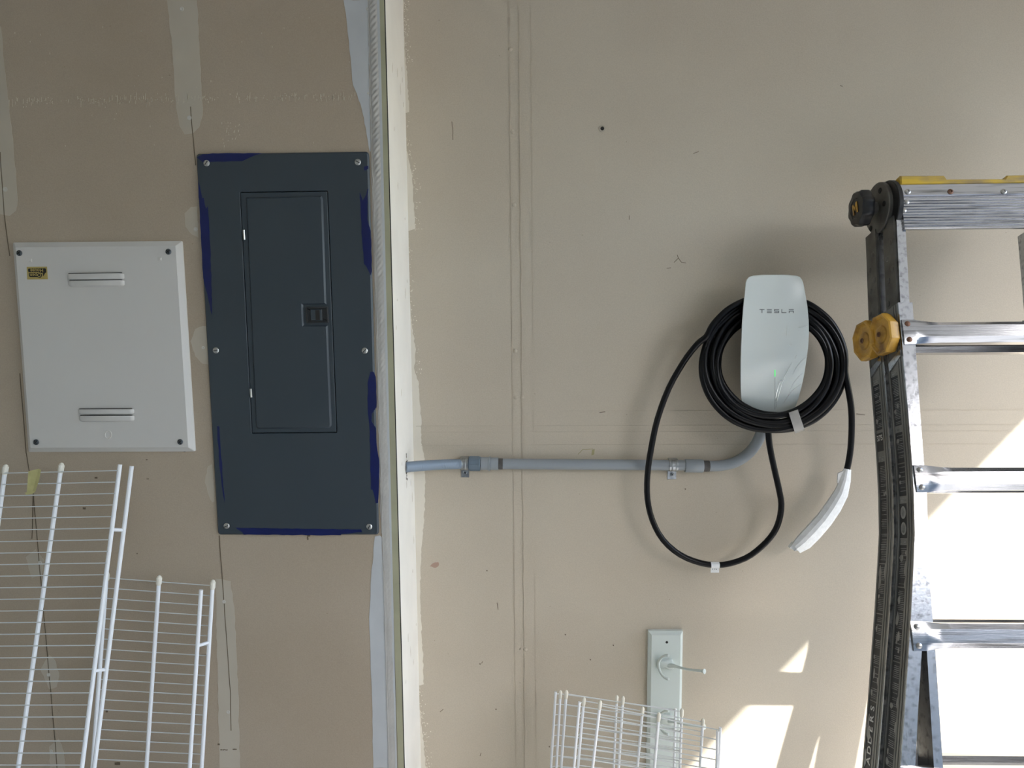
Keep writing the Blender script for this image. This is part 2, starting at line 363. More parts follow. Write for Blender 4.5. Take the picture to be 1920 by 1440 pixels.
# ---- right wall details
pe = MB()
edge = [(757,-20),(757,60),(760,100),(764,150),(767,210),(755,213),(758,240),(762,280),(773,330),(778,429),(762,434),(766,520),(771,600),(779,655),(777,690),(785,720),(790,790),(790,830),(795,850),(797,890),(796,960),(793,1000),(789,1050),(787,1120),(789,1160),(793,1230),(794,1283),(785,1286),(787,1330),(793,1380),(799,1440),(802,1470)]
lft = [(747,-20),(760,500),(772,870),(782,1200),(788,1470)]
er = []; rnd = random.Random(21)
for a, b in zip(edge, edge[1:]):
    n = max(1, int(math.hypot(b[0]-a[0], b[1]-a[1])/5))
    er += [(a[0]+(b[0]-a[0])*k/n + rnd.uniform(-1.1, 1.1), a[1]+(b[1]-a[1])*k/n) for k in range(n)]
slab(pe, er + [edge[-1]] + lft[::-1], 0, -.0006)
rnd = random.Random(3)
for k in range(240):
    y = rnd.choice([rnd.uniform(220, 430), rnd.uniform(440, 700), rnd.uniform(1285, 1440), rnd.uniform(0, 120)])
    xe = [a[0] + (b[0]-a[0])*(y-a[1])/(b[1]-a[1]) for a, b in zip(edge, edge[1:]) if b[1] > a[1] and a[1] <= y < b[1]]
    x = xe[0] + abs(rnd.gauss(0, 5)); w = rnd.uniform(.8, 2.6); h = rnd.uniform(.8, 3)
    slab(pe, [(x,y),(x+w,y+h*.2),(x+w*.8,y+h),(x+.1*w,y+h*.8)], 0, -.0006)
build('ragged_paint_edge', pe, M_CREAM2, wall_right, label='cream paint brushed raggedly along the corner')
jt = MB()
wobble_line(jt, (954,-20), (968.5,1460), 1.3, 0, -.0012, .5, 22, 5)
wobble_line(jt, (973,-20), (985.5,1460), 2.0, 0, -.0023, .9, 22, 6)
wobble_line(jt, (995,-20), (1006,1460), .9, 0, -.0007, .3, 40, 7)
slab(jt, [(955,-20),(973,-20),(985,1460),(968,1460)], 0, -.0006)
build('joint_tape', jt, M_WR_TAPE, wall_right, label='lifted paper tape over the vertical drywall joint')
hl = MB()
for y, w, x0 in ((768,1.2,1060),(796,1,780),(808,1.4,790),(832,1.0,790)): wobble_line(hl, (x0,y+3), (1925,y), w, 0, -.0008, .3, 60, int(y))
build('horizontal_joint', hl, M_WR_TAPE, wall_right)
for x, y in ((957,92),(961,247),(964,384),(966,658),(967,745),(979,745),(985,1218)):
    k = MB().lathe(at(x, y, 0), (0,-1,0), [(.006,-.001),(.0055,.0012),(.003,.0026),(.001,.003)], 10); build('nail_pop', k, M_WR_TAPE, wall_right)
h = MB().lathe(at(1129,241,0), (0,-1,0), [(.0085,-.001),(.008,.0012),(.0052,.0016),(.0048,-.0005)], 14); an = build('anchor_hole', h, M_MUDTHIN, wall_right, label='old anchor hole with a dark centre')
build('hole_core', MB().lathe(at(1129.5,241,0), (0,-1,0), [(.0046,-.001),(.0044,.0009)], 12), M_DARK, an)
sm = MB()
for pts in ([(847,228),(849,245),(849,262)], [(1264,492),(1272,484),(1270,478)], [(1272,484),(1278,492),(1286,493)], [(1250,503),(1258,502)], [(1124,774),(1135,772)], [(1606,776),(1622,778)], [(1180,412),(1180,404)], [(1300,288),(1310,284)], [(905,1240),(903,1244)], [(900,1418),(902,1412)], [(825,1335),(831,1330)], [(934,1143),(932,1130)], [(1575,160),(1580,162)]):
    for a, b in zip(pts, pts[1:]): wobble_line(sm, a, b, 1.1, 0, -.0006, .2, 6, 3)
for x, y in ((900,1245),(975,1217),(913,1070),(975,1280),(1285,917),(1150,1210),(1060,1190),(1107,1237),(930,1330),(1030,1400)):
    slab(sm, rag([(x-1.3,y-1.3),(x+1.3,y-1),(x+1,y+1.5),(x-1,y+1)], 2, .4, x), 0, -.0006)
build('scuff_mark', sm, mat('dark_scuff', (118, 104, 90), .8), wall_right)
slab_o = build('reddish_smudge', slab_n(rag([(806,1062),(812,1056),(822,1054),(823,1060),(816,1065)], 3, .8, 4), 0, -.0005), mat('red_brown_smudge', (168, 140, 124), .8), wall_right)
gm = MB(); wobble_line(gm, (1084,852), (1092,843), 1, 0, -.0005, .3, 5); wobble_line(gm, (1092,843), (1112,842), 1, 0, -.0005, .3, 5); slab(gm, [(1110,844),(1115,842),(1114,852),(1109,854)], 0, -.0005)
build('green_smudge', gm, mat('greenish_smudge', (160, 152, 112), .8), wall_right)

# ------------------------------------------------------------------ dark gray breaker panel
def screw(parent, x, y, yface, r, M=M_SCREW, kind='slot', ang=.5):
    c = at(x, y, yface)
    o = build('screw', MB().lathe(c, (0,-1,0), [(r,-.0005),(r,.0012),(r*.8,.0026),(r*.35,.0034)], 16), M, parent)
    k = MB(); d = [Vector((math.cos(ang), 0, math.sin(ang)))] + ([Vector((-math.sin(ang), 0, math.cos(ang)))] if kind == 'cross' else [])
    for a in d:
        b = Vector((-a.z, 0, a.x)); y0, y1 = Vector((0,-.0022,0)), Vector((0,-.0036,0))
        k.loft([[c+a*s1*r*.75+b*s2*r*.12+yy for s1, s2 in ((1,1),(-1,1),(-1,-1),(1,-1))] for yy in (y0, y1)])
    build('slot', k, M_DARK, o)
    return o
bp = thing('breaker_panel', at(560, 1003, YL), 'dark gray electrical breaker panel cover with a narrow door and blue film scraps', 'electrical panel')
FY = YL-.006
outer = round_poly(xz([(367,288),(691,284),(710,1003),(408,1003)], FY), .008)
inner = round_poly(xz([(449.5,360),(614.5,357.5),(632,811.5),(472,813)], FY), .0035)
ring = lambda P, y: [(x, y, z) for x, z in P]
c = MB(); ins = inset(outer, .0035)
c.loft([ring(outer, YL), ring(outer, FY+.003), ring(ins, FY), ring(inset(inner, -.001), FY), ring(inner, FY+.001), ring(inner, YL+.0005)], True, False)
build('cover', c, M_PANEL, bp)
dp = inset(inner, .0016)
field = xz([(461,370),(603,367),(606,374),(612.5,571),(569,572),(570.5,609),(615,609.5),(622.5,797),(618,803),(484,804.5),(480,800)], FY)
c = MB(); c.loft([ring(dp, YL), ring(dp, FY+.0008), ring(inset(dp, .0008), FY)])
door = build('door', c, M_PANEL, bp)
c = MB(); c.loft([ring(field, FY+.0005), ring(inset(field, .0004), FY-.0006), ring(inset(field, .0042), FY-.0034)])
build('raised_field', c, M_PANEL, door)
lp = round_poly(xz([(573,575.5),(615,575),(617,605),(575,606)], FY-.002), .002, 2)
li = inset(lp, .0035)
c = MB(); c.loft([ring(lp, FY), ring(lp, FY-.0032), ring(inset(lp, .0012), FY-.004), ring(li, FY-.004), ring(li, FY-.0005)], True, True)
latch = build('latch', c, M_SHELL, bp)
build('latch_slider', slab_n([(582,580),(603,580),(604,601),(583,601)], FY-.0006, FY-.003, .0006), M_PANEL, latch)
build('latch_slot', slab_n([(591,581.5),(599,581.5),(600,600),(592,600)], FY-.002, FY-.0034), M_DARK, latch)
e = MB(); cc = at(600.5, 624, FY-.0034)
e.lathe(cc, (0,-1,0), [(.0085,-.0005),(.0085,.0006),(.0075,.0006),(.0075,-.0004)], 20); build('embossed_mark', e, M_PANEL, door)
hm = MB()
for x, y0, y1 in ((457.5,431,449.5),(470.5,729,745)):
    o = build('hinge', MB().tube([at(x-.6, y0, FY-.001), at(x+.6, y1, FY-.001)], .0025, 10), M_SCREW, bp)
for x, y, a in ((387.5,306,.9),(671,304,-.5),(405,657,.2),(684,657.5,.8),(425,986,.4),(692.5,987.5,1.1)): screw(bp, x, y, FY, .0068, M_SCREW, 'slot', a)
z3 = lambda L: [(350+x/3.693, 270+y/3.693) for x, y in L]
z4 = lambda L: [(350+x/3.6, 640+y/3.6) for x, y in L]
films = [z3([(70,92),(110,72),(180,64),(505,63),(520,66),(478,76),(440,92),(385,119),(150,124),(110,126)]),
 z3([(76,200),(82,260),(98,330),(108,375),(119,373),(125,420),(134,448),(148,430),(162,700),(175,1080),(175,1185),(160,1120),(115,930),(92,500),(82,330)]),
 z3([(1226,157),(1258,151),(1256,172),(1240,183),(1228,182)]),
 z3([(1199,332),(1220,392),(1243,350),(1252,312),(1260,307),(1252,360),(1251,520),(1274,600),(1283,880),(1274,910),(1246,850),(1228,830),(1214,650),(1205,480)]),
 z4([(1240,206),(1262,206),(1276,240),(1281,445),(1250,490),(1248,540),(1278,585),(1283,700),(1299,800),(1300,880),(1292,1090),(1276,1094),(1255,1000),(1243,1000),(1235,600),(1222,450),(1221,280)]),
 z4([(205,572),(220,573),(235,800),(250,1000),(257,1090),(246,1040),(225,870),(208,640)]),
 z4([(330,1257),(500,1262),(850,1266),(1178,1270),(1184,1288),(1045,1300),(1040,1309),(385,1306),(375,1288),(345,1270)])]
for i, f_ in enumerate(films): build('film_scrap', slab_n(rag(f_, 9, .7, i), FY-.00005, FY-.0005), M_BLUE, bp, label='dark blue protective film left along the edge')

# ------------------------------------------------------------------ white enclosure cover
wp = thing('enclosure_cover', at(205, 849, YL), 'white metal wiring enclosure cover with louvers left of the gray panel', 'enclosure cover')
WY = YL-.012
oq = xz([(18.5,454),(338,451),(363,848),(48.5,849)], WY); outer = round_poly(oq, .003, 2); ins = round_poly(inset(oq, .0115), .002, 2)
c = MB(); c.loft([ring(outer, YL), ring(outer, YL-.003), ring(ins, WY), ring(round_poly(inset(oq, .014), .002, 2), WY)])
build('cover', c, M_WPANEL, wp, ang=12)
for (x0, x1, y0, y1) in ((127,233.5,513.5,525),(129,234,526.5,537.5),(147,252,767,777.5),(148.5,252.5,779.5,790.5)):
    A, B = at(x0, y0, WY), at(x1, y1, WY); zt, zb = A.z, B.z
    l = MB(); xs = [A.x, A.x+.003, A.x+.008, B.x-.008, B.x-.003, B.x]; hs = [0, .6, 1, 1, .6, 0]; rg = []
    for x, hh in zip(xs, hs):
        d = .006*hh+.0002; dx = 0
        e_ = (1-hh)*.0042; rg.append([(x, WY, zt-e_*.3), (x, WY-d*.8, zt-e_*.3), (x, WY-d, zt-.003-e_*.5), (x, WY-d*.75, zb+.003+e_*.8), (x, WY-.0001, zb+e_)])
    l.loft(rg); lv = build('louver', l, M_WPANEL, wp)
    build('slot', MB().box((A.x+.004, WY-.004, zt), (B.x-.004, WY-.0002, zt+.0013)), M_DARK, lv)
for x, y in ((36.5,474.5),(316,472),(68,829),(338,828.5)): screw(wp, x, y, WY, .0065, M_SCREWD, 'cross', .6)
for x, y in ((56,488),(299,485.5)):
    build('knockout_tab', slab_n([(x-3,y-3),(x+3,y-3),(x+3,y+3),(x-3,y+3)], WY, WY-.0018, .0012), M_WPANEL, wp)
ov = [(203.5+6.6*math.cos(t)*1.0, 815+8*math.sin(t)) for t in [i*2*PI/20 for i in range(20)]]
P = xz(ov, WY); c = MB(); c.loft([ring(P, WY), ring(inset(P, .0006), WY-.0014), ring(inset(P, .0014), WY-.0002)]); build('oval_emboss', c, M_WPANEL, wp)
st = build('sticker', slab_n([(50,500.5),(88,500),(89.5,523.5),(51,524)], WY, WY-.0005), M_GOLD, wp, label='small gold sticker stuck upside down')
ink = MB()
slab(ink, round_poly([(52.5,503.5),(86,503),(87,511.5),(75,512),(73,510),(53,510.5)], 2, 2), WY-.0004, WY-.0008)
slab(ink, round_poly([(53.5,512),(72,511.5),(79,514),(78.5,518),(75,521.5),(71,519.5),(55,519.5)], 2, 2), WY-.0004, WY-.0008)
slab(ink, [(80,511),(85,511),(81,518)], WY-.0004, WY-.0008)
build('sticker_shape', ink, M_INK, st)
def text_mesh(name, s, size, M, parent, mt, ex=.0002, bold=0):
    cu = bpy.data.curves.new(name, 'FONT'); cu.body = s; cu.size = size; cu.extrude = ex; cu.offset = bold; cu.align_x = 'CENTER'; cu.align_y = 'CENTER'; cu.resolution_u = 3
    ob = bpy.data.objects.new(name, cu); COL.objects.link(ob); bpy.context.view_layer.update()
    me = bpy.data.meshes.new_from_object(ob.evaluated_get(bpy.context.evaluated_depsgraph_get()))
    bpy.data.objects.remove(ob); bpy.data.curves.remove(cu)
    org = ROOTLOC[parent.name]; me.transform(Matrix.Translation(-org) @ M)
    me.materials.clear(); me.materials.append(mt)
    o = bpy.data.objects.new(name, me); COL.objects.link(o); o.parent = parent; ROOTLOC[o.name] = org; return o
def frame(o, x, y): # text frame: origin, x axis, y axis
    x = Vector(x).normalized(); y = Vector(y).normalized(); mm = Matrix((x, y, x.cross(y))).transposed().to_4x4(); mm.translation = o; return mm
def up_down(px, py): return frame(at(px, py, WY-.0009), (-1,0,0), (0,0,-1))
text_mesh('lettering', 'House', .0112, up_down(69, 507), st, M_GOLD, bold=.0001)
text_mesh('lettering', 'Open', .0112, up_down(66.5, 515.5), st, M_GOLD, bold=.0001)

# ------------------------------------------------------------------ electrical conduit
cd = thing('electrical_conduit', at(1100, 881, -.002), 'gray conduit run from the corner hole along the wall to the charger', 'conduit')
R_P = .0136
def P3(px, py, y): return at(px, py, y)
yP = -R_P-.002
# flexible piece entering the white return board
hole = at(757, 876, -.115); hole.x = XR+.0008
fpts = catmull([hole+Vector((-.004,0,0)), P3(790,873.5,-.085), P3(830,871,-.05), P3(866,870,-.024), P3(882,869,-.0185)], 14)
rr = []; fp2 = []
acc = 0.0
for a, b in zip(fpts, fpts[1:]):
    L_ = (b-a).length
    while acc < L_: fp2.append(a.lerp(b, acc/L_)); rr.append(.0133 if (len(rr) % 2) else .0121); acc += .0021
    acc -= L_
build('flexible_conduit', MB().tube(fp2, rr, 16), M_FLEX, cd, ang=60)
hp = MB()
for k in range(14):
    t = 2*PI*k/14; r = .0155+.004*random.random(); c0 = hole+Vector((0, math.cos(t)*.0135, math.sin(t)*.0135)); c1 = hole+Vector((.001, math.cos(t+.2)*r, math.sin(t+.2)*r)); c2 = hole+Vector((.0005, math.cos(t+.45)*.0138, math.sin(t+.45)*.0138))
    hp.loft([[c0, c1, c2], [q+Vector((.0012,0,0)) for q in (c0, c1, c2)]])
for dy, dz in ((.004,.022),(.002,-.024),(-.004,-.03),(.006,-.034),(.003,.028)):
    hp.loft([[hole+Vector((0,dy,dz)), hole+Vector((0,dy+.003,dz+.002)), hole+Vector((0,dy+.001,dz+.006))], [hole+Vector((.001,dy,dz)), hole+Vector((.001,dy+.003,dz+.002)), hole+Vector((.001,dy+.001,dz+.006))]])
build('torn_hole', hp, mat('torn_board_edge', (88, 80, 68), .8), trim)
def seg(name, x0, x1, yc0, yc1, r, M, parent=cd, n=20, ring_=None):
    a, b = P3(x0, yc0, yP), P3(x1, yc1, yP); d = b-a
    pts = [a, a+d*.04, b-d*.04, b]; rad = [r*.95, r, r, r*.95]
    return build(name, MB().tube(pts, rad, n), M, parent)
seg('conduit_connector', 879, 901, 869, 869.2, .0182, M_PVCD)
cn = MB()
for k in range(8):
    t = 2*PI*k/8; a, b = P3(881,869,yP), P3(899,869.2,yP); o_ = Vector((0, math.cos(t), math.sin(t)))*.0182
    cn.tube([a+o_, b+o_], .0014, 5)
build('grip_ribs', cn, M_PVCD, cd)
seg('adapter', 901.5, 918, 869.2, 869.4, .0168, M_PVC); seg('adapter_ring', 916.5, 919, 869.3, 869.4, .0186, M_PVC)
seg('adapter_sleeve', 919, 934.5, 869.4, 869.6, .0160, M_PVC)
seg('solvent_smear', 933, 943, 869.7, 869.9, R_P+.0004, M_PRIMER)
seg('straight_pipe', 934, 1290, 869.7, 872.4, R_P, M_PVC)
seg('coupling', 1284, 1318, 873.2, 873.8, .0168, M_PVC)
seg('solvent_smear', 1317, 1330, 873.7, 873.9, R_P+.0004, M_PRIMER)
ep = catmull([P3(1310,873.5,yP), P3(1332,874,yP), P3(1352,873,yP), P3(1376,867.5,-.018), P3(1399,854,-.021), P3(1416,835,-.026), P3(1427,812,-.032), P3(1432,790,-.038), P3(1433,765,-.042)], 6)
build('elbow', MB().tube(ep, R_P, 20), M_PVC, cd)
pl = MB(); a, b = P3(945,860.6,-.030), P3(1240,863.6,-.030)
pl.loft([[a, b, b+Vector((0,.001,-.0012)), a+Vector((0,.001,-.0012))], [a+Vector((0,-.0003,.0002)), b+Vector((0,-.0003,.0002)), b+Vector((0,.0007,-.001)), a+Vector((0,.0007,-.001))]])
def strap(x, yc, w, px_, py_, label, yc3):
    c = P3(x, yc, yc3); root = thing('conduit_strap', c+Vector((0,0,-.02)), label, 'conduit strap', 'galvanized straps holding the conduit')
    r = R_P+.0006; t = .0016; hw = w/2; prof = []; prof2 = []
    yb = -.0005
    angs = [PI*k/14 for k in range(15)]   # over the front, from top to bottom
    inn = [(c.y - math.sin(a)*r, c.z + math.cos(a)*r) for a in angs]; outp = [(c.y - math.sin(a)*(r+t), c.z + math.cos(a)*(r+t)) for a in angs]
    inn = [(yb, inn[0][1])] + inn + [(yb-t, inn[-1][1]-.001), (yb, inn[-1][1]-.026)]
    outp = [(yb, outp[0][1])] + outp + [(yb-2*t, outp[-1][1]-.001), (yb-t, outp[-1][1]-.0235)]
    mbb = MB(); mbb.loft([[(c.x-hw, y, z) for y, z in inn+outp[::-1]], [(c.x+hw, y, z) for y, z in inn+outp[::-1]]])
    for s in (-.45, .45):
        mbb.tube([(c.x+s*hw, y, z) for y, z in outp[2:15]], .0011, 5)
    build('strap_band', mbb, M_GALV, root)
    zc = inn[-1][1]+.0135
    o = build('screw', MB().lathe((c.x, yb-t, zc), (0,-1,0), [(.0055,-.0005),(.0055,.002),(.004,.0032),(.001,.0034)], 12), M_GALV, root)
    k = MB()
    for a in (0.6, 0.6+PI/2):
        d = Vector((math.cos(a),0,math.sin(a))); bb = Vector((-d.z,0,d.x)); cc_ = Vector((c.x, yb-t-.0028, zc))
        k.loft([[cc_+d*s1*.0035+bb*s2*.0006+Vector((0,yy,0)) for s1, s2 in ((1,1),(-1,1),(-1,-1),(1,-1))] for yy in (0,-.001)])
    build('slot', k, M_DARK, o)
    return root
strap(870.5, 869.7, .020, 0, 0, 'galvanized strap on the flexible conduit nearest the white corner board', -.0212)
strap(1262, 872.3, .022, 0, 0, 'galvanized strap on the gray pipe beside the black cable loop', yP)

# ------------------------------------------------------------------ wall charger
ch = thing('wall_charger', at(1450, 780, -.02), 'tall white glass-faced car charger hung on the tan wall', 'wall charger')
rows = [(515.5,1428,1478),(517,1413,1493),(519.5,1405,1500),(524,1401,1503.5),(530,1399,1506),(550,1397,1509.8),(575,1394.2,1514),(600,1392.3,1516.2),(625,1391,1516.8),(650,1390,1515.4),(675,1389.3,1512),(700,1389,1508.2),(725,1389,1503),(745,1390,1497.5),(760,1393,1492.5),(772,1400,1486),(780,1410,1478),(785,1424,1464)]
def y_prof(py):
    t = (py-515)/270; return -.098 - .012*math.sin(PI*min(1, t*1.05)) + .040*max(0, (t-.55)/.45)**1.6
def face_y(px, py):
    L, Rr = [(a[1]+(b[1]-a[1])*(py-a[0])/(b[0]-a[0]), a[2]+(b[2]-a[2])*(py-a[0])/(b[0]-a[0])) for a, b in zip(rows, rows[1:]) if a[0] <= py <= b[0]][0]
    s = (px-(L+Rr)/2)/((Rr-L)/2); return y_prof(py) + .0045*min(1, s*s)
def facept(px, py, lift=0):
    return at(px, py, face_y(px, py)-lift)
fm = MB(); nj = 16; front = []
yy = []
for i in range(len(rows)-1):
    for k in range(3): yy.append(rows[i][0] + (rows[i+1][0]-rows[i][0])*k/3)
yy.append(rows[-1][0])
for py in yy:
    L, Rr = [(a[1]+(b[1]-a[1])*(py-a[0])/(b[0]-a[0]), a[2]+(b[2]-a[2])*(py-a[0])/(b[0]-a[0])) for a, b in zip(rows, rows[1:]) if a[0] <= py <= b[0]][0]
    front.append([facept(L+(Rr-L)*j/nj, py) for j in range(nj+1)])
fm.loft(front, closed=False)
loop = [front[0][j] for j in range(nj+1)] + [r[-1] for r in front[1:]] + [front[-1][j] for j in range(nj-1, -1, -1)] + [r[0] for r in front[-2:0:-1]]
cen = sum(loop, Vector())/len(loop)
lip = [p + Vector(((cen.x-p.x)*-.004, .0022, (cen.z-p.z)*-.004)) for p in loop]
lip2 = [p + Vector((0, .0045, 0)) for p in loop]
fm.loft([loop, lip, lip2], False, True)
face = build('glass_face', fm, M_GLASS, ch, ang=50)
sh = MB(); s0 = [p + Vector(((cen.x-p.x)*.006, .0046, (cen.z-p.z)*.006)) for p in loop]; s1 = [Vector((p.x+(cen.x-p.x)*.05, p.y+.017, p.z+(cen.z-p.z)*.05)) for p in loop]
sh.loft([s0, s1]); build('housing', sh, M_SHELL, ch)
hx0, hx1 = at(1418,640,-.05).x, at(1488,640,-.05).x; z0, z1 = at(1450,752,-.05).z, at(1450,560,-.05).z
mount = MB()
mount.loft([[(hx0-.008*k, y, z0+.012*k), (hx1+.008*k, y, z0+.012*k), (hx1+.008*k, y, z1), (hx0-.008*k, y, z1)] for y, k in ((-.0002,0),(-.02,1),(-.072,1))])
build('mounting_body', mount, M_SHELL, ch)
# lettering, strokes in a 5-letter word
lt = MB()
def stroke(x0, y0, x1, y1): # a bar in px
    q = [(x0,y0),(x1,y0),(x1,y1),(x0,y1)]
    lt.loft([[facept(x, y, -.0003) for x, y in q], [facept(x, y, .0003) for x, y in q]])
def letter(ch_, x, w=9.2, t=1.35, y0=579.6, y1=586.8):
    ym = (y0+y1)/2
    if ch_ == 'T': stroke(x, y0, x+w, y0+t); stroke(x+w/2-.7, y0+t, x+w/2+.7, y1)
    if ch_ == 'E':
        for y in (y0, ym-t/2, y1-t): stroke(x, y, x+w, y+t)
    if ch_ == 'S':
        for y in (y0, ym-t/2, y1-t): stroke(x, y, x+w, y+t)
        stroke(x, y0+t, x+1.3, ym-t/2); stroke(x+w-1.3, ym+t/2, x+w, y1-t)
    if ch_ == 'L': stroke(x, y0, x+1.3, y1-t); stroke(x, y1-t, x+w, y1)
    if ch_ == 'A': stroke(x, y0, x+w, y0+t); stroke(x, ym-t/2, x+1.3, y1); stroke(x+w-1.3, ym+t/2, x+w, y1); stroke(x, ym-t/2, x+w, ym+t/2)
for k, l in enumerate('TESLA'): letter(l, 1424.2+k*13.7)
build('lettering', lt, M_LETTER, face)
ld = MB(); q = [(1452.2,693.5),(1453.9,693.5),(1453.9,706),(1452.2,706)]; ld.loft([[facept(x, y, -.0004) for x, y in q], [facept(x, y, .0004) for x, y in q]])
build('status_light', ld, M_LED, face, label='thin glowing green status bar')
gl = MB()
for k in range(8):
    a, b = 708+k*7.5, 708+(k+1)*7.5; q = [(1452.6,a),(1453.5,a),(1453.5-.2,b),(1452.6-.2,b)]; gl.loft([[facept(x, y, -.0003) for x, y in q], [facept(x, y, .00015) for x, y in q]])
build('light_line', gl, mat('pale_gray_line', (160, 168, 166), .4), face)
z8 = lambda L: [(1380+x/4.5, 480+y/4.5) for x, y in L]
for pts, w in ((z8([(338,1285),(345,1230),(372,1130),(405,1030),(440,960),(474,895)]), .0011), (z8([(333,1225),(343,1160),(362,1090),(385,1048)]), .0019), (z8([(400,1245),(430,1195),(480,1130),(555,1075)]), .0012),
               (z8([(478,1000),(510,940),(550,890),(604,845)]), .001), (z8([(430,1200),(470,1100),(520,1030),(568,985)]), .0008), (z8([(432,580),(426,640),(424,690)]), .0006), (z8([(525,608),(560,600),(604,585)]), .0009), (z8([(452,756),(462,752),(470,748)]), .0016), (z8([(495,868),(515,832)]), .0008), (z8([(362,1075),(375,1055),(392,1042)]), .0028)):
    p3 = catmull([facept(x, y, .0004) for x, y in pts], 5); n = len(p3)
    build('film_wrinkle', MB().tube(p3, [w*(.25+.75*math.sin(PI*i/(n-1)))*.7 for i in range(n)], 6), M_FILM, face, label='shiny wrinkle in clear protective film')

# ------------------------------------------------------------------ charging cable (one continuous mesh)
RC = .0075
cyc = (1449, 688)
def coil_pt(ang, r, lay):  # ang in rad, image sense: 0 = right, pi/2 = down; r px
    px = 1449 + r*1.02*math.cos(ang); py = 684 + r*.955*math.sin(ang)
    s = (math.sin(ang)+1)/2
    y = (-.048 - .036*s) - lay*.0158
    return at(px, py, y)
rp = random.Random(8)
path = [(1440,776,-.066),(1440,800,-.066),(1443,835,-.064),(1451,875,-.060),(1460,915,-.057),(1465,945,-.054),(1461,975,-.052),(1450,1000,-.05),(1428,1025,-.05),(1397,1047,-.05),(1355,1059,-.05),(1315,1056,-.05),(1275,1040,-.05),(1243,1012,-.05),(1223,975,-.05),(1214,935,-.05),(1214,890,-.052),(1221,840,-.055),(1233,785,-.058),(1254,728,-.062),(1281,680,-.070),(1300,654,-.079),(1312,641,-.083)]
pts = [at(*p) for p in path]
# turns: (angle, r, layer), clockwise seen from the camera (angle grows)
tot = 8.45; a0 = PI+.43; N = 330
rad_keys = [(0,134),(.12,134),(.5,131),(1,127),(2,117),(3,107),(3.8,98.5),(4.2,98),(5,104),(6,114),(7,124),(8,131),(8.45,136)]
def interp(K, t):
    for (a, va), (b, vb) in zip(K, K[1:]):
        if a <= t <= b: return va+(vb-va)*(t-a)/(b-a)
    return K[-1][1]
for i in range(N+1):
    t = tot*i/N
    lay = interp([(0,2.1),(.10,2.1),(.32,.0),(.5,0),(3.8,0),(4.15,1.0),(8.2,1.0),(8.45,1.2)], t)
    pts.append(coil_pt(a0 + 2*PI*t, interp(rad_keys, t)+2.4*math.sin(2*PI*t*2 + t*2.1) + rp.uniform(-.3, .3), lay + .12*math.sin(2*PI*t*1.5)))
tail = [(1591,732,-.084),(1596,765,-.08),(1597,800,-.075),(1595,840,-.07),(1590,872,-.066),(1584,895,-.064)]
pts += [at(*p) for p in tail]
cpts = catmull(pts, 3)
cable = build('charging_cable', MB().tube(cpts, RC, 12), M_CABLE, ang=80)
tag(cable, 'black charging cable coiled around the white charger with one loose loop', 'charging cable')
# foam sleeve over the plug
zs = lambda L: [(1160+x/4, 800+y/4) for x, y in L]
ax = zs([(1715,318),(1700,400),(1668,500),(1610,600),(1540,700),(1460,790),(1390,862),(1330,912)])
wd = [7.5, 10.5, 14, 16, 16.5, 17, 16.5, 12]
rg = []
for i, ((x, y), w) in enumerate(zip(ax, wd)):
    a = Vector(ax[max(i-1, 0)]); b = Vector(ax[min(i+1, len(ax)-1)]); d = (b-a).normalized(); nn = Vector((d.y, -d.x))  # pointing right in px
    yc = -.064; prof = [(-1.0,.1),(-.85,-.6),(-.3,-.95),(.15,-1.05),(.75,-.6),(1.0,.1),(.6,.75),(-.5,.8)]
    rg.append([at(x+nn.x*w*p*1.0, y+nn.y*w*p, yc + q*w*1.15/800) for p, q in prof])
fs = MB(); fs.loft(rg)
foam = build('foam_sleeve', fs, M_FOAM, cable, ang=25, label='white foam wrap hiding the plug')
tip = [at(x, y, -.07) for x, y in zs([(1283,910),(1330,936),(1345,912),(1310,872)])]
build('foam_flap', MB().loft([tip, [p+Vector((0,.012,0)) for p in tip]]), M_FOAM, foam)
fl2 = [at(x, y, -.072) for x, y in zs([(1640,420),(1647,350),(1690,330),(1690,400),(1660,440)])]; build('foam_flap', MB().loft([fl2, [p+Vector((0,.004,0)) for p in fl2]]), M_FOAM, foam)
fl3 = [at(x, y, -.073) for x, y in zs([(1320,934),(1332,918),(1405,912),(1395,925)])]; build('foam_flap', MB().loft([fl3, [p+Vector((0,.006,0)) for p in fl3]]), M_FOAM, foam)
# packing tape band round the coil bottom
tb = MB(); rgs = []
A0, A1 = (1478,771), (1495,765); B0, B1 = (1491,813), (1509,807)
nseg = 14
for k in range(nseg+1):
    t = k/nseg; bul = math.sin(PI*t); yb_ = -.088 - .0235 - .006*bul if 0 < k < nseg else -.075
    p = Vector(A0).lerp(Vector(B0), t); q = Vector(A1).lerp(Vector(B1), t)
    rgs.append([at(p.x, p.y, yb_), at(q.x, q.y, yb_), at(q.x, q.y, yb_+.0008), at(p.x, p.y, yb_+.0008)])
tb.loft(rgs); build('tape_band', tb, M_CLEART, cable, label='strip of translucent tape bundling the coil')
